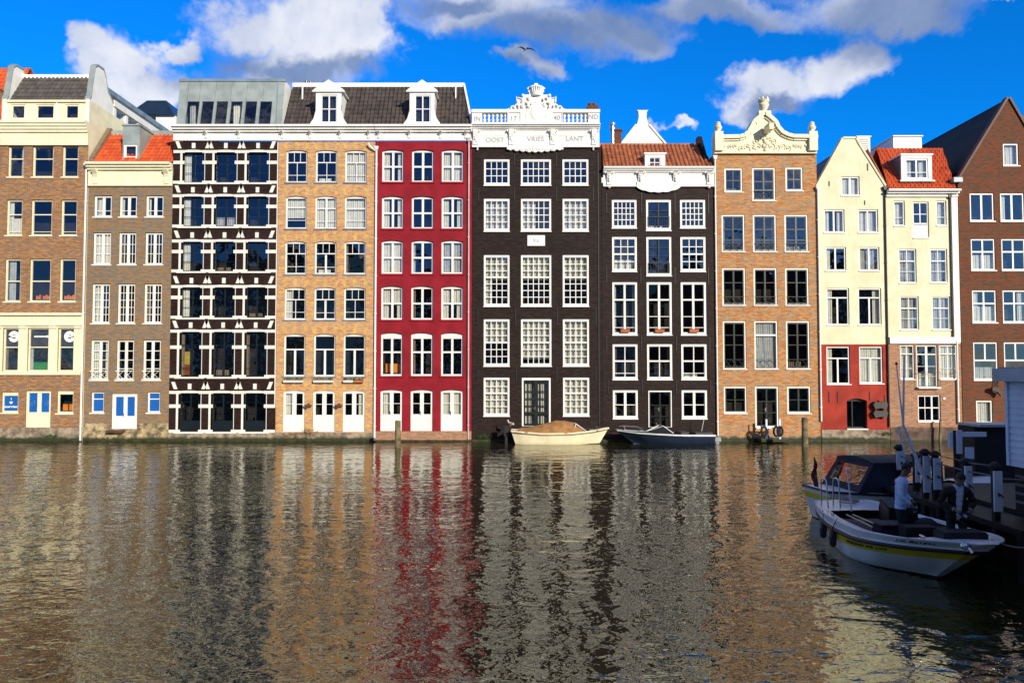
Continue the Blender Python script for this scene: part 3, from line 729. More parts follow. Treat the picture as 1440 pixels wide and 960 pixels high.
# ================= house 4: salmon brick, yellow blocks
h = House('salmon_brick_house', 'salmon brick house with yellow block bands between the banded house and red house', 389.5, 526.6, 400)
c4_ = cols([(402, 432), (443.6, 474), (485, 515.6)], 235)
def tgrid(i, kind):
    if kind == 'a': return dict(v=((.5, .035, 0, .66), (.34, .03, .66, 1), (.67, .03, .66, 1)), h=((.66, .055), (.22, .03)))
    if kind == 'b': return dict(v=((.5, .11),), h=((.66, .06), (.22, .03)))
    if kind == 'c': return dict(v=((.5, .11, 0, .62), (.34, .03, .66, 1), (.67, .03, .66, 1)), h=((.66, .06), (.2, .03)))
A4 = dict(arch=.10, fw=.085, fy=.10, sillm=ZINCD, sillout=.07)
row(h, c4_, 211, 256.5, **A4, per=[tgrid(0, 'a'), tgrid(0, 'a'), dict(**tgrid(0, 'a'), cur='full')])
row(h, c4_, 275.5, 321.5, **A4, per=[dict(h=((.7, .05), (.25, .03)), cur='midup'), dict(**tgrid(0, 'b'), cur='full'), dict(h=((.66, .06), (.25, .03)), cur='full')])
row(h, c4_, 339, 385.5, **A4, per=[tgrid(0, 'a'), tgrid(0, 'c'), dict(v=((.34, .03, .66, 1), (.67, .03, .66, 1)), h=((.66, .05),))])
row(h, c4_, 404, 449.5, **A4, per=[dict(**tgrid(0, 'a'), cur='left'), tgrid(0, 'c'), tgrid(0, 'a')])
row(h, c4_, 469.5, 529, v=((.5, .12, 0, .66),), h=((.66, .08),), **A4)
row(h, c4_, 549, 607, v=((.5, .24),), h=((.5, .03),), arch=.08, fw=.13, sill=0, fy=.06, lower=.85, name='door', per=[dict(cur='left'), None, dict(cur='right')])
w4 = h.wall(Z(199), [BR4], sidem=BR4)
mb = MB(); edges = [h.x0]+[q for c in c4_ for q in c]+[h.x1]
for (a, b) in [(211, 256.5), (275.5, 321.5), (339, 385.5), (404, 449.5), (469.5, 529), (549, 606)]:
    za, zb_ = Z(b), Z(a); n = max(3, round((zb_-za)/.62))
    for q in range(n):
        z = za+(zb_-za)*(q+.55)/n
        for j in range(0, 8, 2):
            L, Rr = edges[j], edges[j+1]
            if q % 2 == 0 or True:
                w = min(.24 if q % 2 else .34, (Rr-L)/2-.015 if 0 < j < 6 else 9)
                for (p0, p1) in (([(L+.01, min(L+w, Rr))] if j else [])+([(max(L, Rr-w), Rr-.01)] if j < 6 else [])): mb.box(p0, p1, h.Y-.006, h.Y-.001, z-.085, z+.085)
    for (p, q) in c4_:
        mid = (p+q)/2
        for dx, w in ((-.62, .13), (-.36, .0), (0, .13), (.62, .13)):
            if w: mb.prism([(mid+dx*.95-w*.7, zb_+.04), (mid+dx*.95+w*.7, zb_+.04), (mid+dx*1.1+w, zb_+.42), (mid+dx*1.1-w, zb_+.42)], h.Y-.007, h.Y-.001)
        for e in range(7):
            xx = p-.12+(q-p+.24)*e/6; mb.box(xx-.08, xx+.08, h.Y-.005, h.Y-.0008, zb_+.42, zb_+.50) if e % 2 else None
absorb(w4, mb.build('yellow_blocks', YELB, h.root))
h.plinth(Z(608), STONE)
for i, (a, b) in enumerate(c4_):
    for k_ in (0, 1):
        m_ = a+(b-a)*(.27+.46*k_)
        flowerbox(['leafy planter box under the %s first-floor window of the salmon house, %s one' % (w_, s_) for w_ in (('left', 'middle', 'right')[i],) for s_ in (('left', 'right')[k_],)][0], m_-.28, m_+.28, h.Y-.17, Z(537.5), .13, .2, WHITE if (i+k_) != 3 else TERRA, 'planter boxes under the salmon house windows', seed=i*2+k_)
for px in (434.5, 477.5):
    l = MB(); x, z = X(px, 570), Z(570); l.box(x-.2, x+.2, h.Y-.25, h.Y-.13, z-.05, z+.07); l.box(x-.04, x+.04, h.Y-.14, h.Y-.002, z-.02, z+.14); l.prism([(x-.2, z-.05), (x+.05, z-.05), (x-.08, z-.18)], h.Y-.22, h.Y-.16); l.build('wall_lamp', WOODD, h.root)
cornice(h, Z(198.5), Z(178.5), WHITE, out=.5, frieze=Z(187), brackets=[X(q, 190) for q in (398, 437, 479, 519)], bw=.14)
zt = at(500, 121, 45.1).z; zb_ = Z(178)
xd = X(526.6, 178)
pantiles(h.root, (X(399, 178, 43.2), 43.25, zb_), (xd, 43.25, zb_), (xd, 45.1, zt), (X(412, 121, 45.1), 45.1, zt), T_BLK)
cap(h.root, X(412, 121, 45.1), xd-.01, 45.0, 53, zt-.1, zt+.16, WHITE, 'ridge_trim')
def mdormer(root, a0, a1, b0, b1, wx0_, wx1_, cur=''):
    Y_ = 43.0; z0_ = Z(176, Y_)
    d_ = dormer(root, Y_, X(b0, 150, Y_), X(b1, 150, Y_), z0_, Z(128, Y_), (X(wx0_, 150, Y_), X(wx1_, 150, Y_), Z(172.5, Y_), Z(133.5, Y_)), WHITE, WHITE, WHITE, pediment=.66, depth=2.3, scrolls=X(b0, 160, Y_)-X(a0, 160, Y_), cur=cur)
    return d_
mdormer(h.root, 435.5, 488, 444, 480, 451, 474)
MB().tube((X(426, 125, 44.6), 44.5, Z(130)), (X(426, 125, 44.6), 44.5, at(426, 119, 44.5).z), .05).build('roof_vent', WHITE, h.root)
ch = MB(); a = at(433.5, 118, 47); ch.box(a.x-.28, a.x+.28, 46.8, 47.3, zt, a.z); ch.tube((a.x-.12, 47, a.z), (a.x-.12, 47, a.z+.2), .09); ch.tube((a.x+.14, 47, a.z), (a.x+.14, 47, a.z+.14), .09); ch.build('chimney', BLACKP, h.root)

# ================= house 5: red
h = House('red_house', 'crimson painted house with white cross-bar windows, left of the white balustrade', 526.6, 663.6, 400)
c5 = cols([(537, 567.7), (579, 610), (621, 652)], 235)
A5 = dict(arch=.10, fw=.105, fy=.13, sill=.05, sillm=REDP, sillh=.09)
def cr(z=.5, w=.13): return dict(v=((.5, w),), h=((z, .10),))
row(h, c5, 210, 256, **cr(), **A5, per=[dict(cur='left right'), None, dict(cur='full')])
row(h, c5, 275.5, 321.5, **cr(), **A5, per=[dict(cur='left right'), None, dict(cur='left right')])
row(h, c5, 337.5, 385, **cr(), **A5, per=[dict(cur='full'), None, dict(cur='full', cm=CURTG)])
row(h, c5, 402, 449.5, **cr(), **A5, per=[dict(cur='upper left right'), None, dict(cur='upper left right')])
row(h, c5, 467.5, 528.5, **cr(.62), **A5, per=[dict(topw=.3), dict(topw=.3), dict(topw=.3)])
row(h, c5, 548, 606, v=((.5, .22),), h=((.5, .03),), arch=.08, fw=.13, sill=0, fy=.08, lower=.85, name='door', handle=True, per=[dict(cur='left'), None, dict(cur='full')])
h.wall(Z(199), [REDP], sidem=REDP)
h.plinth(Z(606), BR10)
cap(h.root, c5[0][0]+.2, c5[0][1]-.2, h.Y+.6, h.Y+.63, Z(524), Z(511), ORANGE, 'orange_chair_backs')
cornice(h, Z(198.5), Z(178.5), WHITE, out=.5, frieze=Z(187), brackets=[X(q, 190) for q in (533, 576, 620, 655)], bw=.14)
zt = at(600, 121, 45.1).z; xt = X(652, 121, 45.1); xb2 = X(664, 178, 43.25)
pantiles(h.root, (xd+.01, 43.25, zb_), (xb2, 43.25, zb_), (xt, 45.1, zt), (xd+.01, 45.1, zt), T_BLK)
pantiles(h.root, (xb2, 43.25, zb_), (xb2, 53, zb_), (xt, 53, zt), (xt, 45.1, zt), T_BLK, name='side_roof')
cap(h.root, xd, xt+.05, 45.0, 53, zt-.1, zt+.16, WHITE, 'ridge_trim')
MB().tube((xb2+.01, 43.2, zb_), (xt+.02, 45.05, zt+.1), .07, n=6).build('hip_trim', WHITE, h.root)
mdormer(h.root, 567, 620.5, 576, 611, 583, 605.5)
MB().tube((X(641, 125, 44.6), 44.5, Z(130)), (X(641, 125, 44.6), 44.5, at(641, 117, 44.5).z), .04).build('roof_vent', WHITE, h.root)
drainpipe(h, 528.3, 212, 619, WHITE, .06)
MB().path([(X(519, 203), D-.25, Z(203)), (X(521, 207), D-.2, Z(207)), (X(528.3, 213), D-.1, Z(213))], .05).build('drainpipe_elbow', WHITE, h.root)
drainpipe(h, 659, 200, 617, paint('pinkish_pipe', (.55, .42, .42), .5, .1), .05, hopper=True)

# ================= house 6: tall black house with 1740 balustrade
h = House('balustraded_house', 'tall black house topped by a white balustrade with carved crest and the year 1740', 663.6, 846.5, 400)
c6 = cols([(680.5, 716.5), (732.5, 775), (791, 827.5)], 300)
K6 = dict(fw=.11, fy=-.05, gy=.15, sill=.03, botw=.16, sillout=.09, sillh=.04, topw=.13)
def grid(nx, ny, w=.045, mid=None, mw=.09):
    return dict(v=tuple((i/nx, w) for i in range(1, nx)), h=tuple((j/ny, w) for j in range(1, ny) if not (mid and abs(j/ny-mid) < .02))+(((mid, mw),) if mid else ()))
row(h, c6, 224.6, 261, **K6, per=[grid(4, 3), grid(5, 3), grid(4, 3)], cur='')
row(h, c6, 280, 325.5, **K6, per=[dict(**grid(4, 4), cur='full'), dict(**grid(5, 4), cur='halfl'), dict(**grid(4, 4), cur='full')])
row(h, c6, 359, 430.8, **K6, per=[dict(**grid(4, 7, mid=4/7), cur='upper left'), dict(**grid(5, 7, mid=4/7), cur='upper'), dict(**grid(4, 7, mid=4/7), cur='upper')])
row(h, c6, 449, 514.7, **K6, per=[dict(**grid(4, 6, mid=.5), cur='upper'), dict(**grid(5, 6, mid=.5), cur='most'), dict(**grid(4, 6, mid=.5), cur='full')])
row(h, [c6[0], c6[2]], 530.8, 584.7, **K6, **grid(4, 5, mid=.6), cur='full')
dr = h.win(w=(c6[1][0]+.05, c6[1][1]-.05, Z(599), Z(531)), fr=WHITE, bars=BLACKP, fw=.10, topw=.14, botw=.02, fy=-.05, gy=.15, v=((.5, .22), (.03, .1), (.97, .1), (.26, .04), (.74, .04)), h=((.03, .1), (.28, .14), (.44, .04), (.60, .04), (.76, .04), (.97, .06)), name='door', sill=0, cur='full', handle=True)
h.wall(Z(207.5), [BR6], sidem=BR6, zback=Z(207.5))
cap(h.root, h.x0+.002, h.x1-.002, D-.03, D-.003, -.8, .12, ALGAE, 'plinth')
sb = MB(); sb.box(X(741.7, 338), X(766.3, 338), D-.05, D-.002, Z(345.8), Z(331)); sb.build('wall_plaque', WHITE, h.root)
text('plaque_lettering', 'Va', .36, (X(753.5, 338.5), D-.056, Z(338.5)), paint('grey_letter', (.25, .26, .28), .6, .05), h.root, .004)
anchors(h, [(672, 432, 458), (725, 432, 458), (784, 432, 458), (838, 432, 458), (672, 515, 537), (726, 515, 537), (783, 515, 537), (838, 515, 537), (673, 265, 283), (723.5, 216, 234), (782.5, 264, 283), (834, 264, 283), (723.5, 264, 283), (782.5, 216, 234)])
MB().box(X(841, 400), X(842.5, 400), D-.05, D-.002, .4, Z(215)).build('drainpipe', IRON, h.root)
# entablature
zc0, zc1, zc2 = Z(208), Z(184), Z(155.8); Yf = D; x0, x1 = X(664, 185), X(842.5, 185)
mb = MB(); mb.box(x0, x1, Yf-.12, Yf-.002, zc0, zc1); mb.box(x0, x1, Yf-.17, Yf-.12, zc0, zc0+.1); mb.box(x0, x1, Yf-.15, Yf-.12, Z(192.5), Z(190.5))
for i in range(4): mb.box(x0-.02, x1+.02, Yf-.2-.1*i, Yf-.002, zc1+.001+i*.075, zc1+(i+1)*.075)
zb0 = zc1+.30
# balustrade: base rail, top rail, plinth blocks, solid centre
mb.box(x0, x1, Yf-.25, Yf+.15, zb0, zb0+.12); zr0, zr1 = Z(160.3), Z(156)
mb.box(x0-.03, x1+.03, Yf-.28, Yf+.18, zr0, zr1)
L0, L1, R0, R1 = X(678.2, 168), X(714.2, 168), X(790.2, 168), X(826.5, 168)
for a, b in ((x0, L0), (L1, R0), (R1, x1)): mb.box(a, b, Yf-.22, Yf+.12, zb0+.12, zr0)
for px in (712.6, 773): pass
mb.box(L1-.02, L1+.03, Yf-.26, Yf-.22, zb0+.12, zr0); mb.box(R0-.03, R0+.02, Yf-.26, Yf-.22, zb0+.12, zr0)
ent = mb.build('balustrade', WHITE, h.root)
for a, b in ((L0, L1), (R0, R1)):
    for i in range(6):
        x = a+(b-a)*(i+.12)/5.3 if False else a+.02+(b-a-.04)*(i+.5)/6; H = zr0-zb0-.12
        MB().lathe((x, Yf-.05, zb0+.12), [(.09, 0), (.09, .06), (.05, .09), (.105, .09+H*.22), (.07, H*.42), (.045, H*.52), (.05, H*.6), (.10, H*.78), (.06, H-.07), (.09, H-.05), (.09, H)], 10).build('baluster', WHITE, ent, smooth=True)
GREYL = paint('letter_grey', (.30, .31, .34), .7, .05)
for s_, px, py in (('IN', 671.5, 169.5), ('17', 722, 169), ('40', 782.7, 168), ('ND', 833.8, 166.5)): text('lettering', s_, .40, (X(px, py), Yf-.228, Z(py)), GREYL, ent, .006, bold=.004)
for s_, px, py in (('OOST', 696, 198), ('VRIES', 753, 197), ('LANT', 807.5, 196.5)): text('lettering', s_, .36, (X(px, py), Yf-.126, Z(py)), GREYL, ent, .006, bold=.003, sx=1.15)
# scroll brackets with carved leaves
for px in (669, 719, 777, 835):
    x = X(px, 195); b = MB(); zf = zc1
    b.prism([(Yf-.12, zc0+.1), (Yf-.2, zc0+.14), (Yf-.18, zc0+.4), (Yf-.26, zc0+.65), (Yf-.36, zf-.02), (Yf-.36, zf), (Yf-.12, zf)], x-.14, x+.14, 'x')
    for i in range(5): b.blob((x-.24+.12*i, Yf-.26, zf-.12+.04*math.cos(i*3)), .06, .07, .07, 8, 5)
    for i in range(4): b.blob((x+.06*math.cos(i*2.1), Yf-.24+.02*i, zf-.28-.13*i), .09-.012*i, .06, .08, 8, 5)
    b.build('bracket', WHITE, ent, smooth=True)
for px in (671.5, 834): x = X(px, 210); MB().lathe((x, Yf-.08, zc0-.2), [(.01, 0), (.07, .05), (.04, .1), (.09, .2)], 8).build('drop', WHITE, ent, smooth=True)
# scalloped fringe hanging under the frieze
fp = []; xa, xb = X(713, 212), X(791.5, 212); zt_ = zc0+.001; n = 84; zlow = Z(216.5)
for i in range(n+1):
    t = i/n; e = abs(2*t-1); base = (zt_-zlow)*(1-.55*e**1.6)*.78; w_ = (zt_-zlow)*.26*abs(math.sin(t*math.pi*9))
    fp.append((xa+(xb-xa)*t, zt_-max(.06, base+w_-.05)))
mb = MB()
for (a, za_), (b, zb2) in zip(fp, fp[1:]): mb.prism([(a, za_), (b, zb2), (b, zt_), (a, zt_)], Yf-.16, Yf-.01)
for i in range(9):
    t = (i+.5)/9; x = xa+(xb-xa)*t; zz = fp[int(t*n)][1]
    mb.tube((x, Yf-.19, zz+.09), (x, Yf-.15, zz+.09), .085, .09, 12); mb.blob((x-.12, Yf-.16, zt_-.1), .1, .05, .07, 8, 5); mb.blob((x+.12, Yf-.16, zt_-.1), .1, .05, .07, 8, 5)
mb.build('carved_fringe', WHITE, ent)
# carved crest
cx = X(754, 150); S = 1/24.
def cp(dx, py): return (cx+dx*S, Z(py))
half = [(44, 156), (38, 153), (33, 150.5), (29, 149), (27.5, 146), (29, 143), (26, 140), (22.5, 141), (21, 137), (17.5, 134), (14.5, 137), (13, 140), (10.5, 137), (9.5, 132), (11.5, 129), (10, 127), (13.5, 125.5), (10.5, 123.5), (7.5, 125), (6.5, 121.5), (3, 121), (2, 118.2)]
prof = [cp(-a, b) for a, b in half]+[cp(a, b) for a, b in reversed(half)]
cr_ = MB()
lft = [cp(-a, b) for a, b in half]; rgt = [cp(a, b) for a, b in half]
def halfw(py):
    w_ = [a+(c-a)*(py-b_)/(d-b_) for (a, b_), (c, d) in zip(half, half[1:]) if b_ != d and min(b_, d)-1e-6 <= py <= max(b_, d)+1e-6]
    return max(w_) if w_ else 2
py = 118.3
while py < 155.5:
    w_ = halfw(py+.5)*S; cr_.box(cx-w_, cx+w_, Yf-.12, Yf+.06, Z(py+1), Z(py)); py += 1
cr_.box(cx-.95, cx+.95, Yf-.27, Yf-.222, zb0+.12, Z(157))
# shield: stacked ovals of relief, C-scrolls either side, crown
cr_.blob((cx, Yf-.24, Z(161)), .50, .08, .62, 20, 12); cr_.blob((cx, Yf-.30, Z(161)), .34, .06, .44, 20, 12)
for sgn in (-1, 1):
    for (dx, py, rr, tt) in ((15, 150, .26, .07), (21, 152.5, .18, .06), (27, 152, .16, .055), (33, 153.5, .13, .05), (17, 166, .24, .07), (12.5, 142, .18, .06), (9, 176, .2, .06)):
        c_ = Vector((cx+sgn*dx*S, Yf-.2, Z(py))); pts = []
        for i in range(15): t = -1.2+i*.36; q = rr*(1-.035*i); pts.append(c_+Vector((sgn*q*math.cos(t), -.01*i*.3, q*math.sin(t))))
        cr_.path(pts, tt, 6)
    # small figures sitting on the scrolls
    fx = cx+sgn*18.5*S; cr_.blob((fx, Yf-.16, Z(144.5)), .13, .12, .22, 10, 7); cr_.blob((fx+sgn*.02, Yf-.18, Z(136)), .085, .085, .10, 10, 7)
    cr_.tube((fx, Yf-.16, Z(141)), (fx-sgn*.30, Yf-.2, Z(137)), .045, .03); cr_.tube((fx, Yf-.2, Z(148)), (fx+sgn*.32, Yf-.25, Z(151)), .07, .045); cr_.tube((fx, Yf-.16, Z(141)), (fx+sgn*.33, Yf-.2, Z(139)), .045, .03)
    cr_.tube((fx+sgn*.36, Yf-.2, Z(145)), (fx+sgn*.40, Yf-.16, Z(137)), .05, .02)
for i in range(9):
    t = math.pi*i/8; x = cx+.36*math.cos(t); cr_.tube((cx+.30*math.cos(t), Yf-.05-.28*math.sin(t), Z(131.5)), (x*1.0, Yf-.05-.33*math.sin(t), Z(125.5)), .055, .04); cr_.blob((x, Yf-.05-.33*math.sin(t), Z(124.5)), .07, .07, .08, 8, 5)
cr_.tube((cx, Yf-.05, Z(136)), (cx, Yf-.05, Z(131)), .30, .33, 16); cr_.blob((cx, Yf-.05, Z(127)), .27, .24, .3, 12, 7); cr_.blob((cx, Yf-.05, Z(120.5)), .10, .1, .12, 10, 7)
for i in range(10): t = i/9; cr_.blob((cx-.55+1.1*t, Yf-.27, Z(178)+.05*math.sin(i*2.2)), .07, .06, .06, 8, 5)
for i in range(7): t = math.pi*(i+.5)/7; cr_.blob((cx+.56*math.cos(t), Yf-.27, Z(161)+.68*math.sin(t)), .06, .05, .06, 8, 5)
cr_.build('crest', WHITE, ent)
ch = MB(); a = X(832.5, 150, 44.5); ch.box(a-.35, a+.36, 44.2, 44.8, Z(175), at(832, 151, 44.5).z); ch.tube((a-.12, 44.5, at(832, 151, 44.5).z), (a-.12, 44.5, at(832, 146, 44.5).z), .14, n=10); ch.tube((a+.15, 44.5, at(832, 151, 44.5).z), (a+.15, 44.5, at(832, 145.5, 44.5).z), .12, n=10)
ch.build('chimney', BR11, h.root)
MB().prism([(44.0, Z(185)), (50, Z(160)), (55, Z(185))], h.x0+.3, h.x1-.3, 'x').build('roof', T_BRN, h.root)

# ================= house 7: charcoal with brown tile roof
h = House('charcoal_house', 'charcoal painted house with white scalloped cornice and brown tiled roof, right of the 1740 house', 846.5, 1005.5, 400)
c7 = cols([(860.3, 895), (908.3, 943.3), (956, 991.3)], 300)
K7 = dict(fw=.12, fy=-.05, gy=.15, sill=.03, botw=.16, sillout=.09, sillh=.04, topw=.13)
row(h, c7, 281.5, 321, **K7, per=[grid(5, 4), dict(yy=(281.5, 324.5), v=((.5, .08),), h=((.66, .035),), bars=STEELP), grid(5, 4)])
row(h, c7, 333.5, 382, **K7, per=[dict(**grid(3, 4, mid=.5), cur='cafe'), dict(yy=(333.5, 388), v=((.5, .08),), h=((.75, .035), (.5, .03)), bars=STEELP), grid(3, 4, mid=.5)])
row(h, c7, 397, 471, **K7, v=((.5, .12),), h=((.68, .09), (.33, .035), (.1, .035)))
row(h, c7, 484, 533.6, **K7, v=((.5, .05),), h=((.52, .09), (.12, .035)), arch=0, per=[None, dict(h=((.52, .09),)), None])
row(h, [c7[0], c7[2]], 548.5, 588.4, **K7, v=((.5, .14),), h=((.47, .04),))
h.win(w=(c7[1][0]+.06, c7[1][1]-.04, Z(600.5), Z(549)), fr=WHITE, bars=BLACKP, fw=.06, topw=.08, botw=.02, fy=-.03, gy=.12, v=((.5, .08), (.02, .1), (.98, .1)), h=((.3, .05), (.62, .05)), name='door', sill=0, handle=True)
h.wall(Z(262.5), [BR7], sidem=BR7, zback=Z(240))
cap(h.root, h.x0+.002, h.x1-.002, D-.03, D-.003, -.8, .12, ALGAE, 'plinth')
for i, (a, b) in enumerate(c7):
    m_ = (a+b)/2+.0; r_ = thing('planter_box', ['orange clay trough on the left tall window sill of the charcoal house', 'orange clay trough on the middle tall window sill of the charcoal house', 'orange clay trough on the right tall window sill of the charcoal house'][i], 'planter', (m_, h.Y-.12, Z(467.5)), group='clay troughs on the charcoal house sills')
    q = MB(); q.prism([(-.08, 0), (.08, 0), (.11, .16), (-.11, .16)], -.26, .26, 'x'); q.box(-.28, .28, -.12, .12, .16, .2); q.build('trough', TERRA, r_)
    s_ = MB(); s_.box(-.25, .25, -.1, .1, .15, .185); s_.build('soil', paint('soil', (.05, .03, .02), .9, .3), r_)
a, b = c7[1]
railing(h, a+.1, b-.1, Z(318.5), Z(305), D-.09, n=9, name='balcony_railing'); railing(h, a+.1, b-.1, Z(384), Z(370), D-.09, n=9, name='balcony_railing')
anchors(h, [(853, 272, 300), (902, 272, 300), (949, 272, 300), (996, 272, 300), (853, 375, 398), (901, 376, 398), (949, 376, 400), (996, 376, 400), (853, 472, 494), (902, 472, 494), (951, 473, 494), (998, 474, 495), (855, 534, 553), (903, 533, 553), (951, 534, 554), (999, 534, 554)])
zc0, zc1 = Z(263), Z(236.5); mb = MB(); x0, x1 = X(848, 250), X(1003.5, 250)
mb.box(x0, x1, Yf-.10, Yf-.002, zc0, Z(243)); mb.box(x0, x1, Yf-.14, Yf-.10, zc0, zc0+.1)
for i in range(3): mb.box(x0, x1, Yf-.2-.11*i, Yf-.002, Z(243)+.001+i*(zc1-Z(243))/3, Z(243)+(i+1)*(zc1-Z(243))/3)
co = mb.build('cornice', WHITE, h.root)
mb = MB(); xa, xb = X(895, 265), X(956, 265); n = 40
for i in range(n):
    def f(t): e = abs(2*t-1); return zc0-(.05+.28*(1-e**2.5))-.035*abs(math.sin(t*math.pi*5))
    t0, t1 = i/n, (i+1)/n; mb.prism([(xa+(xb-xa)*t0, f(t0)), (xa+(xb-xa)*t1, f(t1)), (xa+(xb-xa)*t1, zc0+.3), (xa+(xb-xa)*t0, zc0+.3)], Yf-.17, Yf-.141)
mb.build('carved_fringe', WHITE, co)
for px in (856, 900, 949, 996):
    x = X(px, 250); b = MB(); zf = Z(243)
    b.prism([(Yf-.1, zc0+.05), (Yf-.2, zc0+.1), (Yf-.17, zc0+.3), (Yf-.3, zf-.05), (Yf-.38, zf), (Yf-.1, zf)], x-.13, x+.13, 'x')
    for i in range(5): b.blob((x-.24+.12*i, Yf-.24, zf-.05), .065, .07, .06, 8, 5)
    for i in range(3): b.blob((x, Yf-.24, zf-.22-.14*i), .1-.015*i, .06, .08, 8, 5)
    if px in (856, 996): b.lathe((x, Yf-.1, zc0-.12), [(.02, 0), (.09, .05), (.12, .13)], 8)
    b.build('bracket', WHITE, co, smooth=True)
zt = at(920, 202, 45.1).z; zb_ = zc1+.0
pantiles(h.root, (X(848, 236), 43.1, zb_), (X(1001, 236), 43.1, zb_), (X(986, 202, 45.1), 45.1, zt), (X(846, 202, 45.1), 45.1, zt), T_BRN)
cap(h.root, h.x0+.1, X(986, 202, 45.1), 45.0, 52, zt-.3, zt-.02, T_BRN, 'back_roof')
MB().prism([(43.3, zb_-.2), (43.3, zb_+.1), (45.1, zt+.45), (45.6, zt+.45), (45.6, zb_-.2)], X(984, 210, 44.6), X(990, 210, 44.6), 'x').build('firewall', BR7, h.root)
Yd = 43.15
dormer(h.root, Yd, X(907, 225, Yd), X(935.5, 225, Yd), zb_+.01, Z(217, Yd), (X(913, 225, Yd), X(928.6, 225, Yd), Z(235.5, Yd), Z(221, Yd)), WHITE, WHITE, WHITE, depth=1.6, v=((.5, .04),), h=((.5, .04),), fw=.05)
f1 = MB(); a = X(861.5, 190, 46); f1.tube((a, 46, zt-.4), (a, 46, at(861, 176, 46).z), .13, n=12); f1.tube((a, 46, at(861, 177, 46).z), (a, 46, at(861, 173.5, 46).z), .22, .2, 12); f1.tube((a, 46, at(861, 183, 46).z), (a, 46, at(861, 181, 46).z), .19, n=12); f1.build('flue_pipe', STEEL, h.root, smooth=True)
f1 = MB(); a = X(868.5, 190, 46.3); f1.box(a-.2, a+.2, 46, 46.5, zt-.4, at(868, 184, 46).z); f1.box(a-.25, a+.27, 45.95, 46.55, at(868, 184, 46).z, at(868, 181.5, 46).z); f1.build('chimney', BR11, h.root)
# white gable of the house behind
Yg = 53; gb = thing('gabled_back_house', 'white bell-topped gable of a house behind the brown tiled roof', 'house', (X(904, 190, Yg), Yg, 0), off=True)
ap = at(903.7, 155, Yg); z0 = at(904, 204, Yg).z; xl, xr = X(874, 204, Yg), X(936, 204, Yg); zs = ap.z-1.1; sc = (ap.z-1.0-z0)
pr = [(xl-2.4, z0-3), (xr+2.4, z0-3), (xr, z0), (ap.x+.42, zs), (ap.x+.28, ap.z-.55), (ap.x+.3, ap.z-.1), (ap.x+.42, ap.z), (ap.x-.42, ap.z), (ap.x-.3, ap.z-.1), (ap.x-.28, ap.z-.55), (ap.x-.42, zs), (xl, z0)]
MB().prism([(p[0], p[1]) for p in pr]+[], Yg, Yg+.4).build('gable_wall', OFFW, gb)
MB().box(xl-2.4, xr+2.4, Yg, Yg+9, 0, z0-3).build('wall', OFFW, gb)
mb = MB()
for s_, xe in ((-1, xl), (1, xr)):
    e0 = Vector((ap.x+s_*.42, zs)); e1 = Vector((xe+s_*2.4, z0-3)) if 0 else Vector((xe, z0)); e1 = e1+(e1-e0)*.5
    mb.face([(e0.x, Yg+.4, e0.y), (e0.x, Yg+9, e0.y), (e1.x, Yg+9, e1.y), (e1.x, Yg+.4, e1.y)])
    n_ = Vector((s_*.8, .6))*.12; mb.prism([(e0.x, e0.y), (e1.x, e1.y), (e1.x+n_.x, e1.y+n_.y), (e0.x+n_.x, e0.y+n_.y)], Yg-.08, Yg+.5, mi=1)
mb.build('roof', [T_GRY, WHITE], gb)

# ================= house 8: orange-brown brick with cream bell gable
h = House('bell_gable_house', 'orange-brown brick house with a cream curved gable, vases and a hoist beam', 1005.5, 1151, 400)
B8 = dict(fr=WHITE, fw=.085, fy=.04, gy=.05, sill=.03, sillh=.05)
GRNB = paint('dark_green_frames', (.012, .022, .018), .35, .1)
def dk(nv=.09, hs=(.63,)): return dict(bars=GRNB, v=((.02, .06), (.98, .06), (.5, nv)), h=tuple((q, .045) for q in hs)+((.02, .06), (.98, .05)))
c8 = cols([(1015, 1047.4), (1059, 1091.7), (1103.4, 1136.3)], 328)
h.win(r=(1018.8, 236.7, 1044, 270), **B8, **dk(.05, (.5,)))
h.win(r=(1058, 236, 1090.4, 282), **B8, **dk(hs=(.6, .32)))
h.win(r=(1104.7, 235.4, 1129, 268.4), **B8, **dk(.05, (.5,)))
row(h, c8, 302, 353.6, **B8, **dk(hs=(.62, .3)))
row(h, c8, 377, 429, **B8, **dk(hs=(.62,)))
row(h, c8, 451.4, 518.4, **B8, per=[dk(hs=(.72, .5)), dict(v=(), h=((.72, .1),), cur='lower cafe midup', cm=CURTG), dk(hs=(.72, .5))])
h.win(w=(c8[0][0]+.02, c8[0][1], Z(580.8), Z(543.4)), **B8, **dk(hs=(.5,)))
h.win(w=(c8[2][0]+.02, c8[2][1], Z(580.8), Z(543.4)), **B8, **dk(hs=(.5,)))
h.win(w=(c8[1][0]+.0, c8[1][1]-.0, Z(601), Z(543.4)), fr=WHITE, fw=.09, fy=.04, gy=.05, **dk(.08, (.35, .65)), name='door', sill=.02, handle=True)
h.wall(Z(217), [BR8], sidem=BR8)
h.plinth(Z(612), STONE)
for (y0, y1) in ((353, 342), (428, 417), (517, 505)):
    for i, (a, b) in enumerate(c8): railing(h, a+.09, b-.09, Z(y0), Z(y1), D-.02, GRNB, cross=True, name='balcony_railing')
railing(h, X(1058, 270)+.09, X(1090, 270)-.09, Z(280), Z(268), D-.02, GRNB, cross=True, name='balcony_railing')
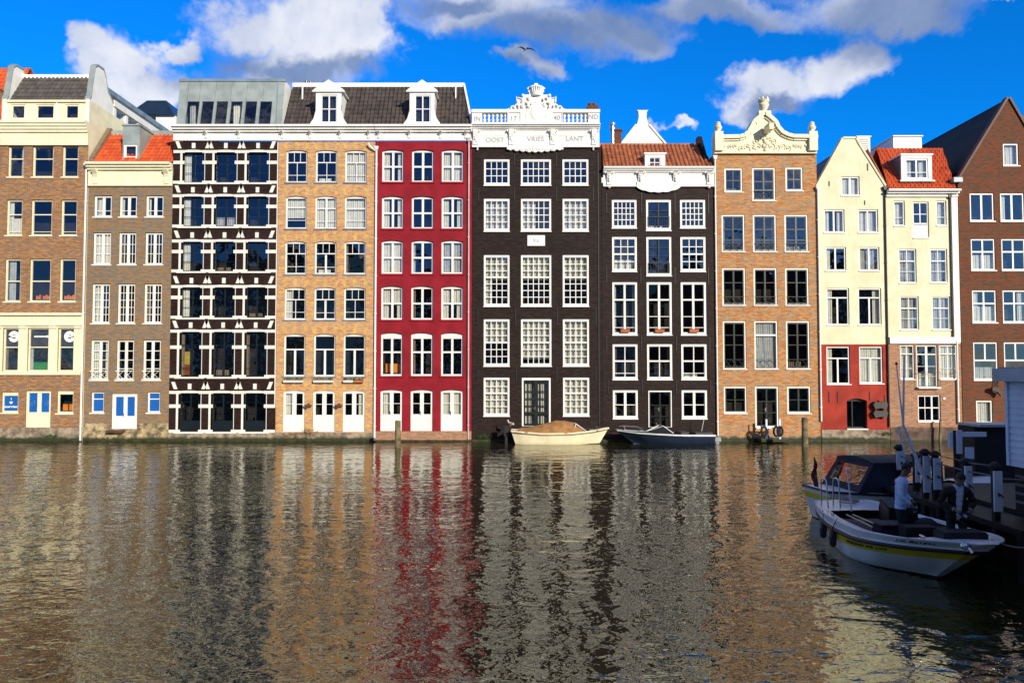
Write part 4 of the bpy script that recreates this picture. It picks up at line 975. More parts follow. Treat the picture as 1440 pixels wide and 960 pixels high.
# gable
gp = [(1003.5, 217), (1003.5, 195), (1038, 194.5), (1045, 192.5), (1051, 187.5), (1055.5, 180), (1058.5, 173.5), (1064, 168.5), (1073.5, 161), (1083, 168.5), (1088.5, 173.5), (1092, 181), (1098, 188), (1106, 192), (1114, 194), (1147, 194.5), (1147, 217)]
P = [(X(a, b, D), Z(b)) for a, b in gp]
mb = MB(); zbm = P[0][1]+.003
for (a, za_), (b, zb2) in zip(P[1:-1], P[2:-1]):
    mb.prism([(a, zbm), (b, zbm), (b, zb2), (a, za_)], D-.14, D+.35)
g8 = mb.build('gable', CREAM, h.root)
mb = MB()
for (a, za_), (b, zb2) in zip(P[1:-1], P[2:-1]):
    nx_, nz_ = -(zb2-za_), (b-a); l_ = math.hypot(nx_, nz_); nx_, nz_ = nx_/l_, nz_/l_
    mb.prism([(a-nx_*.09, za_-nz_*.09), (b-nx_*.09, zb2-nz_*.09), (b+nx_*.12, zb2+nz_*.12), (a+nx_*.12, za_+nz_*.12)], D-.36, D+.4)
    mb.prism([(a-nx_*.2, za_-nz_*.2), (b-nx_*.2, zb2-nz_*.2), (b-nx_*.09, zb2-nz_*.09), (a-nx_*.09, za_-nz_*.09)], D-.24, D-.141)
mb.box(P[0][0], P[-1][0], D-.2, D-.141, zbm, zbm+.12)
mb.build('gable_moulding', CREAM, g8)
for px in (1009, 1140.5):
    x = X(px, 190); mb = MB(); mb.box(x-.24, x+.24, D-.38, D+.1, zbm+.125, Z(192)+.2)
    zz = Z(192)+.2; mb.lathe((x, D-.14, zz), [(.2, 0), (.14, .05), (.13, .1), (.21, .2), (.24, .3), (.15, .38), (.18, .42), (.12, .5), (.16, .56), (.09, .62)], 12); mb.build('vase', CREAM, g8, smooth=True)
x = X(1073.5, 160); zz = Z(160.5); mb = MB(); mb.box(x-.36, x+.36, D-.3, D+.2, zz-.1, zz+.1)
mb.lathe((x, D-.08, zz+.1), [(.2, 0), (.16, .08), (.26, .25), (.31, .4), (.24, .5), (.32, .6), (.34, .66), (.2, .7)], 12)
for i in range(6): t = 2*math.pi*i/6; mb.blob((x+.26*math.cos(t), D-.08+.26*math.sin(t), zz+.85), .07, .07, .1, 8, 5)
mb.build('crown_vase', CREAM, g8, smooth=True)
hb = MB(); x = X(1076, 185); hb.box(x-.13, x+.13, D-1.1, D-.15, Z(190), Z(182.5)); hb.prism([(D-1.1, Z(182.5)), (D-.3, Z(182.5)), (D-.3, Z(180.5)), (D-1.15, Z(181))], x-.17, x+.17, 'x'); hb.tube((x, D-.95, Z(190)-.02), (x, D-.95, Z(190)-.18), .03); hb.build('hoist_beam', CREAM, g8)
mb = MB(); rr = random.Random(3)
for sgn in (-1, 1):
    for (dx, py, r0) in ((9, 207, .26), (17, 209, .22), (25, 207, .2), (33, 209.5, .18), (42, 206, .14), (49, 207, .14), (12, 200, .2), (5, 196, .16), (58, 206, .12)):
        c_ = Vector((X(1074.5, 200)+sgn*dx*S, D-.16, Z(py))); pts = []
        for i in range(13): t = -1+i*.42; q = r0*(1-.05*i); pts.append(c_+Vector((sgn*q*math.cos(t), 0, q*math.sin(t))))
        mb.path(pts, .042, 6); mb.blob(c_+Vector((0, -.02, 0)), .06, .05, .06, 8, 5)
for i in range(7): mb.blob((X(1075, 200)+.1*math.sin(i*2.4), D-.18, Z(212-i*3)), .11, .08, .13, 8, 5)
mb.build('relief_carving', CREAM, g8)
zz = Z(205)
MB().prism([(P[3][0], zbm), (P[-4][0], zbm), (X(1073.5, 170), Z(178))], D+.36, D+11).build('roof', T_GRY, h.root)
drainpipe(h, 1006.8, 225, 612, WHITE, .045)
drainpipe(h, 1151.5, 268, 592, WHITE, .05)

# ================= house 9: cream over red
h = House('cream_red_house', 'cream gabled house with painted red ground floor and arched doorway', 1151.6, 1246.5, 400)
B9 = dict(fr=WHITE, fw=.08, fy=.07, gy=.04, sill=.04, sillh=.05)
h.win(r=(1183, 248, 1209, 275), **B9, v=((.5, .09),), cur='full')
h.win(r=(1158.8, 294.6, 1187.8, 327), **B9, v=((.5, .09),), cur='left right'); h.win(r=(1207, 294.6, 1235, 327), **B9, v=((.5, .09),), cur='full')
h.win(r=(1161, 347.4, 1190, 380.5), **B9, v=((.5, .09),), cur='left'); h.win(r=(1208.5, 347.4, 1237, 380.5), **B9, v=((.5, .09),), cur='full', cm=CURTG)
s9 = dict(v=((.5, .09, 0, .76),), h=((.76, .07),))
h.win(r=(1162.5, 405, 1194.4, 457), **B9, **s9, cur='left'); h.win(r=(1207, 405, 1239.6, 457), **B9, **s9, cur='right')
s9 = dict(v=((.5, .09, 0, .70),), h=((.70, .07),))
h.win(r=(1162.5, 487, 1195.5, 540), **B9, **s9, cur='left'); h.win(r=(1208.5, 487, 1241.8, 539), **B9, **s9, cur='full')
h.win(r=(1191, 560, 1219.5, 602.5), fr=STEELP, fw=.09, fy=.22, gy=.05, v=((.33, .06),), arch=.14, name='door', sill=.02, sillm=WHITE)
xa0, xa1 = X(1185.5, 195), X(1203, 195); zg = Z(262)
h.wall(zg, [REDP2, CREAM2], bands=[Z(484)], prof=[(h.x0, zg), (xa0-.12, Z(201)), (xa0, Z(195)), (xa1, Z(195)), (xa1+.12, Z(201)), (h.x1, zg)], sidem=CREAM2)
h.plinth(Z(604), STONE)
mb = MB()
for (a, za_), (b, zb2) in (((h.x0-.02, zg), (xa0-.12, Z(201))), ((xa0-.12, Z(201)), (xa0, Z(195))), ((xa0, Z(195)), (xa1, Z(195))), ((xa1, Z(195)), (xa1+.12, Z(201))), ((xa1+.12, Z(201)), (h.x1+.02, zg))):
    nx_, nz_ = -(zb2-za_), (b-a); l_ = math.hypot(nx_, nz_); nx_, nz_ = nx_/l_*.1, nz_/l_*.1
    mb.prism([(a, za_), (b, zb2), (b+nx_, zb2+nz_), (a+nx_, za_+nz_)], D-.06, D+.35)
mb.build('coping', CREAM2, h.root)
xm = (xa0+xa1)/2; zr_ = Z(201)
quad_slab(h.root, [(h.x0-.02, D+.36, zg-.1), (h.x0-.02, D+11, zg-.1), (xm, D+11, zr_), (xm, D+.36, zr_)], .12, T_BLK, 'roof')
quad_slab(h.root, [(h.x1+.02, D+.36, zg-.1), (h.x1+.02, D+11, zg-.1), (xm, D+11, zr_), (xm, D+.36, zr_)], .12, T_BRN, 'roof')
a = X(1211.5, 205, 46); b = MB(); b.box(a-.4, a+.4, 45.7, 46.5, Z(225), at(1211, 195, 46).z); b.box(a-.46, a+.46, 45.65, 46.55, at(1211, 195, 46).z, at(1211, 193.5, 46).z); 
for i in range(5): b.box(a-.28, a+.3, 45.68, 45.70, at(0, 211-i*3, 46).z, at(0, 209.6-i*3, 46).z, 1)
b.build('chimney', [OFFW, BLACKP], h.root)
anchors(h, [(1166, 255, 262), (1216, 282, 288), (1220, 230, 240), (1166, 550, 566), (1178, 550, 566), (1223, 550, 562), (1244, 555, 566)], IRON)
# two black wind-blown lantern baskets beside the doorway
for i, py in enumerate((570, 582)):
    b = MB(); x, z = X(1235, py), Z(py); b.prism([(x-.42, z+.06), (x-.30, z+.24), (x-.05, z+.19), (x+.35, z+.25), (x+.42, z+.08), (x+.36, z-.2), (x+.02, z-.13), (x-.30, z-.2)], D-.3, D-.05); b.tube((x, D-.2, z+.15), (x, D-.002, z+.3), .03)
    recenter(tag(b.build('hanging_basket', IRON), ['upper of two ragged black baskets hung on the red wall', 'lower of two ragged black baskets hung on the red wall'][i], 'basket', 'black baskets on the red wall'), (x, D-.15, z-.2))
drainpipe(h, 1246.6, 268, 600, IRON, .05, dy=.07)

# ================= house 10: cream over pinkish brick, orange roof
h = House('orange_roof_house', 'cream house with orange pantile roof and wide dormer above pinkish brick lower floors', 1247.5, 1349, 400)
B0 = dict(fr=WHITE, fw=.075, fy=.07, gy=.04, sill=.03, sillh=.05)
h.win(r=(1257, 282.4, 1272.7, 317.6), **B0, h=((.33, .03),), cur='full'); h.win(r=(1316.8, 282.4, 1331.2, 317), **B0, h=((.33, .03),), cur='full')
h.win(r=(1284, 283.7, 1306.5, 334.7), **B0, v=((.5, .05, .42, 1),), h=((.68, .05), (.40, .06)), bars=WHITE)
a, b = X(1286, 325), X(1304.5, 325); cap(h.root, a, b, D+.06, D+.10, Z(333), Z(316), WHITE, 'white_panel')
g0 = dict(v=((.5, .035),), h=((.66, .06), (.33, .035)))
h.win(r=(1264, 350, 1289, 398), **B0, **g0, cur='full', cm=CURTG); h.win(r=(1308, 350, 1332.5, 397.5), **B0, **g0, cur='full', cm=CURTG)
h.win(r=(1266, 416.6, 1292.4, 464), **B0, **g0, cur='full', cm=CURTG); h.win(r=(1310.8, 416.6, 1336.5, 463.5), **B0, **g0, cur='full', cm=CURTG)
g1 = dict(v=((.5, .04),), h=((.76, .06), (.3, .035)))
h.win(r=(1266, 485, 1286.5, 533), **B0, **g1, cur='full'); h.win(r=(1321, 485, 1346.8, 533), **B0, **g1, cur='full')
h.win(r=(1289, 485, 1319, 545), **B0, v=((.5, .13),), h=((.80, .06), (.5, .03), (.25, .03)), name='balcony_door', cur='cafe')
h.win(r=(1291, 555.4, 1323, 592.5), **B0, v=((.33, .03), (.66, .09)), h=((.52, .06),))
h.wall(Z(277), [BR10, CREAM2], bands=[Z(483)], sidem=CREAM2)
h.plinth(Z(600.5), paint('brown_plinth', (.16, .10, .08), .85, .4, streak=.5))
cap(h.root, h.x0+.05, X(1343, 478), D-.10, D-.002, Z(483), Z(474), WHITE, 'white_fascia')
cap(h.root, X(1340, 400), h.x1-.01, D-.05, D-.0025, Z(481), Z(277), OFFW, 'corner_strip')
railing(h, X(1289, 530), X(1320, 530), Z(543), Z(523), D-.2, n=7, name='balcony_railing'); cap(h.root, X(1289, 545), X(1320, 545), D-.26, D-.002, Z(546), Z(544), WHITE, 'balcony_floor')
cornice(h, Z(277), Z(268), WHITE, out=.45, frieze=Z(273), steps=2)
zt = at(1280, 208.5, 45.6).z; zb_ = Z(268)
pantiles(h.root, (X(1246, 268), 43.0, zb_), (X(1340, 268), 43.0, zb_), (X(1325, 208, 45.6), 45.6, zt), (X(1232, 208, 45.6), 45.6, zt), T_RED)
mb = MB(); mb.prism([(43.1, zb_), (45.6, zt-.05), (47.5, zb_)], X(1246, 268)+.02, X(1246, 268)+.1, 'x'); mb.build('roof_side', T_BRN, h.root)
quad_slab(h.root, [(X(1246, 268)+.1, 48.2, zb_), (X(1340, 268), 48.2, zb_), (X(1325, 208, 45.6), 45.62, zt), (X(1232, 208, 45.6), 45.62, zt)], .1, T_RED, 'back_roof')
Yd = 43.35
dd = dormer(h.root, Yd, X(1267.5, 235, Yd), X(1310.5, 235, Yd), Z(254, Yd), Z(218.5, Yd), (X(1273, 235, Yd), X(1305.5, 235, Yd), Z(251.5, Yd), Z(223, Yd)), paint('lead_cheek', (.12, .12, .16), .5, .1), WHITE, WHITE, depth=2.0, v=((.5, .09),), h=((.33, .03),), cur='left right', fw=.09)
cap(dd, X(1264.5, 255, Yd), X(1313.5, 255, Yd), Yd-.12, Yd+.2, Z(256, Yd), Z(253.6, Yd), ZINCD, 'lead_flashing')
rb = MB(); a0, a1 = X(1250.5, 200, 47), X(1290, 200, 47); rb.box(a0, a1, 46.5, 49.5, zt-.6, at(1270, 196, 47).z); rb.box(a0-.05, a1+.05, 46.4, 49.6, at(1270, 196, 47).z, at(1270, 194.5, 47).z); rb.build('roof_box', WHITE, h.root)
drainpipe(h, 1345.5, 480, 595, WHITE, .05, hopper=False); drainpipe(h, 1337, 279, 484, IRON, .035, dy=.06)
MB().tube((X(1327.5, 560), D-.04, Z(560)), (X(1327.5, 560), D-.002, Z(560)), .07, n=12).build('round_lamp', WHITE, h.root)

# ================= house 11: dark red brick gable
h = House('steep_gable_house', 'dark red brick house with a steep pointed gable at the right edge', 1350, 1489, 400)
B11 = dict(fr=WHITE, fw=.085, fy=.05, gy=.04, sill=.05, sillh=.06)
c11 = cols([(1364, 1398), (1406.8, 1440.5), (1449.5, 1483)], 291)
h.win(r=(1410.7, 201.8, 1432.5, 233), **B11, cur='full')
row(h, c11, 271.6, 311, **B11, v=((.5, .11),), per=[None, dict(cur='left'), None])
c = dict(v=((.5, .09),), h=((.60, .09),))
row(h, c11, 335.8, 380, **B11, **c, per=[dict(cur='lower'), None, None]); row(h, c11, 408, 453.4, **B11, **c, per=[dict(cur='lower left'), dict(cur='right'), None])
row(h, c11, 481, 534, **B11, v=((.5, .09, .5, 1),), h=((.52, .09),), cur='cafe', cm=CURTG)
h.win(r=(1373, 563, 1396, 594.7), **B11, cur='full'); h.win(r=(1417, 563, 1440, 594.7), **B11)
ax, az_ = X(1417.5, 138.4), Z(138.4); zg = Z(255)
h.wall(zg, [BR11], prof=[(h.x0, zg), (ax, az_), (h.x1, zg)], sidem=BR11)
h.plinth(Z(600), STONE)
mb = MB()
for (a, za_), (b, zb2) in (((h.x0-.08, zg-.1), (ax, az_)), ((ax, az_), (h.x1+.08, zg-.1))):
    nx_, nz_ = -(zb2-za_), (b-a); l_ = math.hypot(nx_, nz_); nx_, nz_ = nx_/l_*.12, nz_/l_*.12
    mb.prism([(a, za_), (b, zb2), (b+nx_, zb2+nz_), (a+nx_, za_+nz_)], D-.10, D+.3)
mb.build('coping', WOODD, h.root)
for e in (h.x0-.06, h.x1+.06): quad_slab(h.root, [(e, D+.31, zg-.1), (e, D+12, zg-.1), (ax, D+12, az_), (ax, D+.31, az_)], .1, T_DRK, 'roof')
cap(h.root, h.x0-.4, h.x0+.12, D-.3, D+.3, Z(257.5), Z(251), ZINCD, 'gutter_end')
MB().tube((at(1385, 165, D+5).x, D+5, 17), at(1385, 165.5, D+5), .14).build('roof_vent', WHITE, h.root)
# lantern
ln = thing('wall_lantern', 'black lantern with spiky bracket on the dark red brick wall', 'lantern', (X(1397, 548), D-.3, Z(560)), off=True)
b = MB(); x, z = X(1398, 548), Z(548); b.prism([(x-.32, z+.15), (x-.1, z+.2), (x+.1, z-.05), (x+.3, z-.1), (x+.18, z-.35), (x-.05, z-.1), (x-.35, z)], D-.38, D-.22); b.build('lamp_shade', IRON, ln)
MB().tube((x, D-.3, z+.1), (x-.02, D-.002, z+.55), .025).tube((x, D-.3, z+.1), (x+.22, D-.002, z+.5), .02).build('bracket', IRON, ln)

# ================= neighbours outside / at the edges of the photograph
h = House('edge_house', 'brown brick house with orange roof cut by the left edge', -150, -3.6, 350)
cE = cols([(-135, -105), (-92, -62), (-49, -19)], 300)
for a, b in ((215, 260), (281, 331), (364, 424), (461, 522)): row(h, cE, a, b, h=((.6, .06),), v=((.5, .06),), fr=WHITE)
h.wall(Z(190), [BR10], sidem=BR10); h.plinth(Z(601), STONE); cornice(h, Z(195), Z(183), CREAM, out=.4)
zt = at(0, 96, 46).z
pantiles(h.root, (h.x0, 43.1, Z(183)), (h.x1-.05, 43.1, Z(183)), (h.x1-.05, 46, zt), (h.x0+.6, 46, zt), T_RED)
quad_slab(h.root, [(h.x0, 51, Z(183)), (h.x1-.05, 51, Z(183)), (h.x1-.05, 46.02, zt), (h.x0+.6, 46.02, zt)], .1, T_RED, 'back_roof')
cb_ = MB(); a = X(-4, 140, 44.3); cb_.box(a-.45, a+.2, 44.0, 44.7, Z(183), at(0, 127, 44.3).z); cb_.box(a-.5, a+.25, 43.95, 44.75, at(0, 127, 44.3).z, at(0, 124.5, 44.3).z); cb_.build('chimney', BR10, h.root)
h = House('edge_house', 'grey-brown brick house beyond the right edge', 1490, 1640, 350)
cE = cols([(1500, 1535), (1548, 1583), (1596, 1631)], 300)
for a, b in ((215, 260), (281, 331), (364, 424), (461, 522)): row(h, cE, a, b, h=((.6, .06),), v=((.5, .06),), fr=WHITE)
h.wall(Z(190), [BR2], sidem=BR2); h.plinth(Z(601), STONE); cornice(h, Z(195), Z(183), WHITE, out=.4)
quad_slab(h.root, [(h.x0, 43.1, Z(183)), (h.x1, 43.1, Z(183)), (h.x1, 47, 20.5), (h.x0, 47, 20.5)], .1, T_BRN, 'roof')
# ------------------------------------------------------------------ boats
def interp(t, pts):
    for (a, va), (b, vb) in zip(pts, pts[1:]):
        if t <= b:
            u = (t-a)/(b-a); return va+(vb-va)*u
    return pts[-1][1]
def smooth_interp(t, pts): return (interp(max(0, t-.03), pts)+interp(t, pts)*2+interp(min(1, t+.03), pts))/4
class Hull:
    """lofted hull: stations from stern (0) to bow (1) in local coordinates, +Y towards the bow"""
    def __init__(s, L, beam, sheer, wl, rs, rb, levels): s.L, s.beam, s.sheer, s.wl, s.rs, s.rb, s.levels = L, beam, sheer, wl, rs, rb, levels
    def pt(s, t, q, sg=1, off=0):
        """q: 0 keel .. 1 gunwale (height fraction above -0.25)"""
        sh = smooth_interp(t, s.sheer); z = -.25+(sh+.25)*q
        zf = max(0, min(1, (z)/sh)) if z > 0 else 0
        g = smooth_interp(t, s.beam); w = g*smooth_interp(t, s.wl)
        if z <= 0: x = w*(max(0, (z+.25)/.25))**.45
        else: x = w+(g-w)*(zf**.8)
        y = s.rs*(1-zf)+(s.L-s.rb*(1-zf)-s.rs*(1-zf))*t
        return Vector((sg*(x+off), y, z))
    def q(s, t, below): sh = smooth_interp(t, s.sheer); return (sh-below+.25)/(sh+.25)
    def skin(s, parent, mats, name='hull', n=36):
        mb = MB(); T = [i/n for i in range(n+1)]
        T = [.5-.5*math.cos(math.pi*t) for t in T]
        rows = []
        for t in T: rows.append([s.pt(t, q if callable(q) is False else q(t)) for q in [(l if l >= 0 else s.q(t, -l)) for l in s.levels[0]]])
        mi = s.levels[1]
        for sg in (1, -1):
            for i in range(n):
                for j in range(len(rows[0])-1):
                    a, b, c, d = rows[i][j], rows[i+1][j], rows[i+1][j+1], rows[i][j+1]
                    f = [Vector((p.x*sg, p.y, p.z)) for p in (a, b, c, d)]
                    mb.face(f if sg > 0 else f[::-1], mi[j])
        for e in (0, n):   # transom / stem closure
            for j in range(len(rows[0])-1):
                a, b = rows[e][j], rows[e][j+1]; mb.face([(a.x, a.y, a.z), (b.x, b.y, b.z), (-b.x, b.y, b.z), (-a.x, a.y, a.z)], mi[j])
        return mb.build(name, mats, parent, smooth=True)
    def inner(s, y, z, th=.10):
        best = None
        for i in range(81):
            t = i/80; sh = smooth_interp(t, s.sheer); p = s.pt(t, (z+.25)/(sh+.25))
            if best is None or abs(p.y-y) < best[0]: best = (abs(p.y-y), p.x)
        return max(.02, best[1]-th) if best[0] < .12 else .02
    def deck(s, parent, mat, inset=.22, t0=.14, t1=.86, drop=.02, floor=.3, fm=None, name='deck', n=30):
        mb = MB(); T = [i/n for i in range(n+1)]
        for i in range(n):
            ta, tb = T[i], T[i+1]
            for sg in (1, -1):
                A, B = s.pt(ta, 1, sg), s.pt(tb, 1, sg); z = Vector((0, 0, -drop))
                inside = ta >= t0-1e-6 and tb <= t1+1e-6
                if inside:
                    a = Vector((max(.02, abs(A.x)-inset)*sg, A.y, A.z)); b = Vector((max(.02, abs(B.x)-inset)*sg, B.y, B.z))
                    fa = min(abs(a.x), s.inner(a.y, floor))*sg; fb = min(abs(b.x), s.inner(b.y, floor))*sg
                    mb.face([A+z, B+z, b+z, a+z]); mb.face([a+z, b+z, Vector((fb, b.y, floor)), Vector((fa, a.y, floor))], 1)
                    mb.face([(fa, a.y, floor), (fb, b.y, floor), (0, b.y, floor), (0, a.y, floor)], 1)
                else: mb.face([A+z, B+z, Vector((0, B.y, B.z+.02))+z, Vector((0, A.y, A.z+.02))+z])
        for t in (t0, t1):
            k = min(T, key=lambda q: abs(q-t)); A = s.pt(k, 1); w = max(.02, A.x-inset); wf = min(w, s.inner(A.y, floor)); mb.face([(-w, A.y, A.z-drop), (w, A.y, A.z-drop), (wf, A.y, floor), (-wf, A.y, floor)], 1)
        return mb.build(name, [mat, fm or mat], parent)
    def rail(s, parent, mat, r, below=0, name='rubbing_rail', n=40, out=.0, z0=0):
        mb = MB()
        for sg in (1, -1):
            P = [s.pt(i/n, s.q(i/n, below) if below else 1, sg, out) for i in range(n+1)]
            for a, b in zip(P, P[1:]): mb.tube(a, b, r, n=8)
        for t in (0, 1): mb.tube(s.pt(t, s.q(t, below) if below else 1, 1, out), s.pt(t, s.q(t, below) if below else 1, -1, out), r, n=8)
        return mb.build(name, mat, parent, smooth=True)
BWHITE = paint('boat_white', (.72, .74, .76), .3, .06, dirt=.15)
BYEL = paint('boat_yellow', (.72, .56, .02), .35, .05)
RUBBER = paint('black_rubber', (.015, .015, .018), .5, .1)
TEXTK = paint('lettering_black', (.01, .01, .012), .5, .02)
NAVY = paint('navy_hull', (.012, .022, .045), .18, .08)
CANVAS = paint('tan_canvas', (.40, .20, .07), .85, .2, scale=2.5)
NCANV = paint('navy_canvas', (.014, .02, .045), .75, .2)
BCREAM = paint('boat_cream', (.80, .72, .50), .35, .06, dirt=.25)
FLOORD = paint('dark_floor', (.02, .018, .016), .7, .3)
VINYL = glass('clear_vinyl', 1.6, .02)
DARKT_ = paint('dark_bags', (.02, .018, .02), .8, .3)
# --- foreground tender
root = thing('tender_boat', 'open white and yellow tender lettered J.H. Mulder carrying two people', 'boat', (8.5, 19.2, 0), math.atan2(-.08, -5.7))
beam = [(0, .70), (.08, .90), (.2, 1.05), (.4, 1.20), (.58, 1.26), (.72, 1.18), (.82, .98), (.9, .70), (.96, .40), (1, .12)]
hl = Hull(5.75, beam, [(0, .84), (.3, .76), (.6, .80), (.85, .94), (1, 1.04)], [(0, .72), (.5, .84), (.75, .75), (.9, .5), (1, .3)], .5, 1.6,
          ([0, .12, .235, .3, .45, -.50, -.47, -.28, -.12, 1], [2, 2, 0, 0, 0, 0, 1, 0, 0]))
hl.skin(root, [BWHITE, BYEL, ALGAE])
hl.deck(root, BWHITE, .24, .17, .80, .02, .32, FLOORD)
hl.rail(root, RUBBER, .05, .235, out=.03)
hl.rail(root, BWHITE, .02, .175, 'white_bead', out=.012)
def on_side(t, below, off=.012, up=0):
    q = hl.q(t, below); p = hl.pt(t, q, 1, off); d = (hl.pt(t+.01, q, 1, off)-hl.pt(t-.01, q, 1, off)).normalized()
    upv = (hl.pt(t, q+.03, 1, off)-p).normalized(); n = d.cross(upv).normalized()
    return p, d, upv, n
def side_text(s_, tc, below, size, mat, name, gap):
    """letters laid one by one along the curved topside"""
    cu_w = .62*size; tot = sum((.35 if c in ' .I' else (.85 if c in 'MW' else .66))*size+gap for c in s_); 
    # t measured by arc length; text runs from stern towards bow (left to right seen from this side)
    Ts = [i/400 for i in range(401)]; pts = [hl.pt(t, hl.q(t, below), 1) for t in Ts]; acc = [0]
    for a, b in zip(pts, pts[1:]): acc.append(acc[-1]+(b-a).length)
    c0 = np.interp(tc, Ts, acc)-tot/2; g = thing.__call__ if False else None
    objs = []; bmj = bmesh.new(); cur = c0
    for c in s_:
        w = (.35 if c in ' .I' else (.85 if c in 'MW' else .66))*size+gap
        if c != ' ':
            t = float(np.interp(cur+w/2, acc, Ts)); p, d, upv, n = on_side(t, below)
            cu = bpy.data.curves.new('g', 'FONT'); cu.body = c; cu.size = size; cu.extrude = .002; cu.align_x = 'CENTER'; cu.align_y = 'CENTER'; cu.offset = .004
            to = bpy.data.objects.new('g', cu); C.objects.link(to); bpy.context.view_layer.update()
            me = bpy.data.meshes.new_from_object(to.evaluated_get(bpy.context.evaluated_depsgraph_get())); bpy.data.objects.remove(to)
            nn = d.cross(upv).normalized(); M = Matrix((( d.x, upv.x, nn.x, p.x), (d.y, upv.y, nn.y, p.y), (d.z, upv.z, nn.z, p.z), (0, 0, 0, 1)))
            me.transform(M); bmj.from_mesh(me); bpy.data.meshes.remove(me)
        cur += w
    me = bpy.data.meshes.new(name); bmj.to_mesh(me); bmj.free(); me.materials.clear(); me.materials.append(mat)
    for p_ in me.polygons: p_.material_index = 0
    o = bpy.data.objects.new(name, me); C.objects.link(o); o.parent = root
side_text('J.H. Mulder', .86, .09, .125, TEXTK, 'boat_name', .0)
side_text('MEMORIES FOR LIFE', .66, .375, .13, TEXTK, 'hull_lettering', .0)
# fittings
for y0, y1, h0, h1 in ((1.35, 1.75, .32, .62), (3.75, 4.05, .32, .66)): wb = min(hl.inner(y0, .36), hl.inner(y1, .36))-.06; mb = MB(); mb.box(-wb, wb, y0, y1, h1-.05, h1); mb.box(-wb+.05, -wb+.11, y0+.05, y1-.05, h0, h1-.049); mb.box(wb-.11, wb-.05, y0+.05, y1-.05, h0, h1-.049); mb.build('bench', WOODD, root)
mb = MB(); mb.box(-.55, .1, 2.1, 2.5, .32, 1.02); mb.prism([(2.1, 1.02), (2.5, 1.02), (2.5, 1.08), (2.1, 1.24)], -.55, .1, 'x'); mb.build('console', BLACKP, root, bevel=.02)
mb = MB(); c_ = Vector((-.22, 2.62, 1.12))
for i in range(16): t0, t1 = 2*math.pi*i/16, 2*math.pi*(i+1)/16; mb.tube(c_+Vector((.19*math.cos(t0), .06*math.sin(t0), .19*math.sin(t0))), c_+Vector((.19*math.cos(t1), .06*math.sin(t1), .19*math.sin(t1))), .014, n=6)
mb.tube(c_, c_-Vector((0, .15, 0)), .02)
for i in range(3): t0 = 2*math.pi*i/3; mb.tube(c_, c_+Vector((.19*math.cos(t0), .06*math.sin(t0), .19*math.sin(t0))), .012, n=6)
mb.build('steering_wheel', RUBBER, root)
for x in (.80, .50):
    mb = MB(); pts = [Vector((x, .62, .80))]
    for i in range(9): a = math.pi*i/8; pts.append(Vector((x, .78-.16*math.cos(a)*1.0, 1.38+.12*math.sin(a))))
    pts.append(Vector((x-.0, 1.0, .80))); mb.path(pts, .018, 8); mb.build('grab_rail', STEEL, root, smooth=True)
mb = MB(); mb.tube((.30, 1.15, .75), (.36, 1.1, 1.72), .018); mb.blob((.36, 1.1, 1.75), .045, .045, .05, 10, 7); mb.build('light_pole', BWHITE, root, smooth=True)
for (y0, z0, x) in ((3.0, .86, .55), (3.25, .84, .62), (2.9, .80, .70)): pass
mb = MB(); mb.tube((.86, 2.1, .86), (.98, 3.5, .88), .018); mb.tube((.76, 2.2, .88), (.9, 3.4, .93), .018); mb.build('oar_handles', paint('pale_wood', (.5, .42, .3), .6, .1), root, smooth=True)
mb = MB(); mb.box(.15, .80, 2.95, 3.5, .88, .91); mb.box(.2, .74, 3.0, 3.42, .32, .88); mb.build('engine_hatch', NCANV, root, bevel=.015)
mb = MB(); mb.tube((-.3, .25, .84), (-.1, .3, .90), .05); 
for i in range(20): a0, a1 = i*.6, (i+1)*.6; r0 = .22-.006*i; mb.tube((.05+r0*math.cos(a0), .45+r0*math.sin(a0), .86+.004*i), (.05+r0*math.cos(a1), .45+r0*math.sin(a1), .86+.004*i), .018, n=5)
mb.build('rope_coil', paint('rope', (.35, .32, .28), .9, .2), root)
for sg in (-1, 1):
    mb = MB()
    for i in range(6): y = 1.9+i*.38; x = min(hl.inner(y, .33), hl.inner(y+.36, .33))-.08; mb.box(sg*(x-.42), sg*(x-.04), y, y+.36, .33, .66)
    mb.build('side_cushion', NCANV, root)
mb = MB(); mb.box(-.95, -.35, 3.1, 3.6, .34, .8); mb.blob((-.6, 2.75, .62), .3, .25, .3, 12, 8); mb.build('gear_pile', DARKT_, root, smooth=True)
mb = MB(); mb.box(-.15, .5, 3.62, 3.98, .34, .96); mb.build('cool_box', DARKT_, root, bevel=.03)
mb = MB(); mb.box(-.55, .30, 4.52, 4.95, .7, 1.06); mb.build('bow_locker', DARKT_, root, bevel=.03)
for t in (.86, .30):
    p = hl.pt(t, 1, 1, -.1); mb = MB(); mb.tube(p+Vector((0, -.08, .06)), p+Vector((0, .1, .06)), .018); mb.tube(p+Vector((0, -.03, 0)), p+Vector((0, -.03, .06)), .014); mb.tube(p+Vector((0, .05, 0)), p+Vector((0, .05, .06)), .014); mb.build('cleat', STEEL, root)
for t in (.22, .40):
    p = hl.pt(t, hl.q(t, .42), 1, .10); mb = MB(); mb.lathe((p.x, p.y, p.z-.22), [(.02, 0), (.075, .05), (.085, .2), (.08, .35), (.03, .42), (.015, .46)], 12); q_ = hl.pt(t, 1, 1, -.02); mb.tube((p.x, p.y, p.z+.22), (q_.x, q_.y, q_.z+.03), .009); mb.build('fender', NAVY, root, smooth=True)
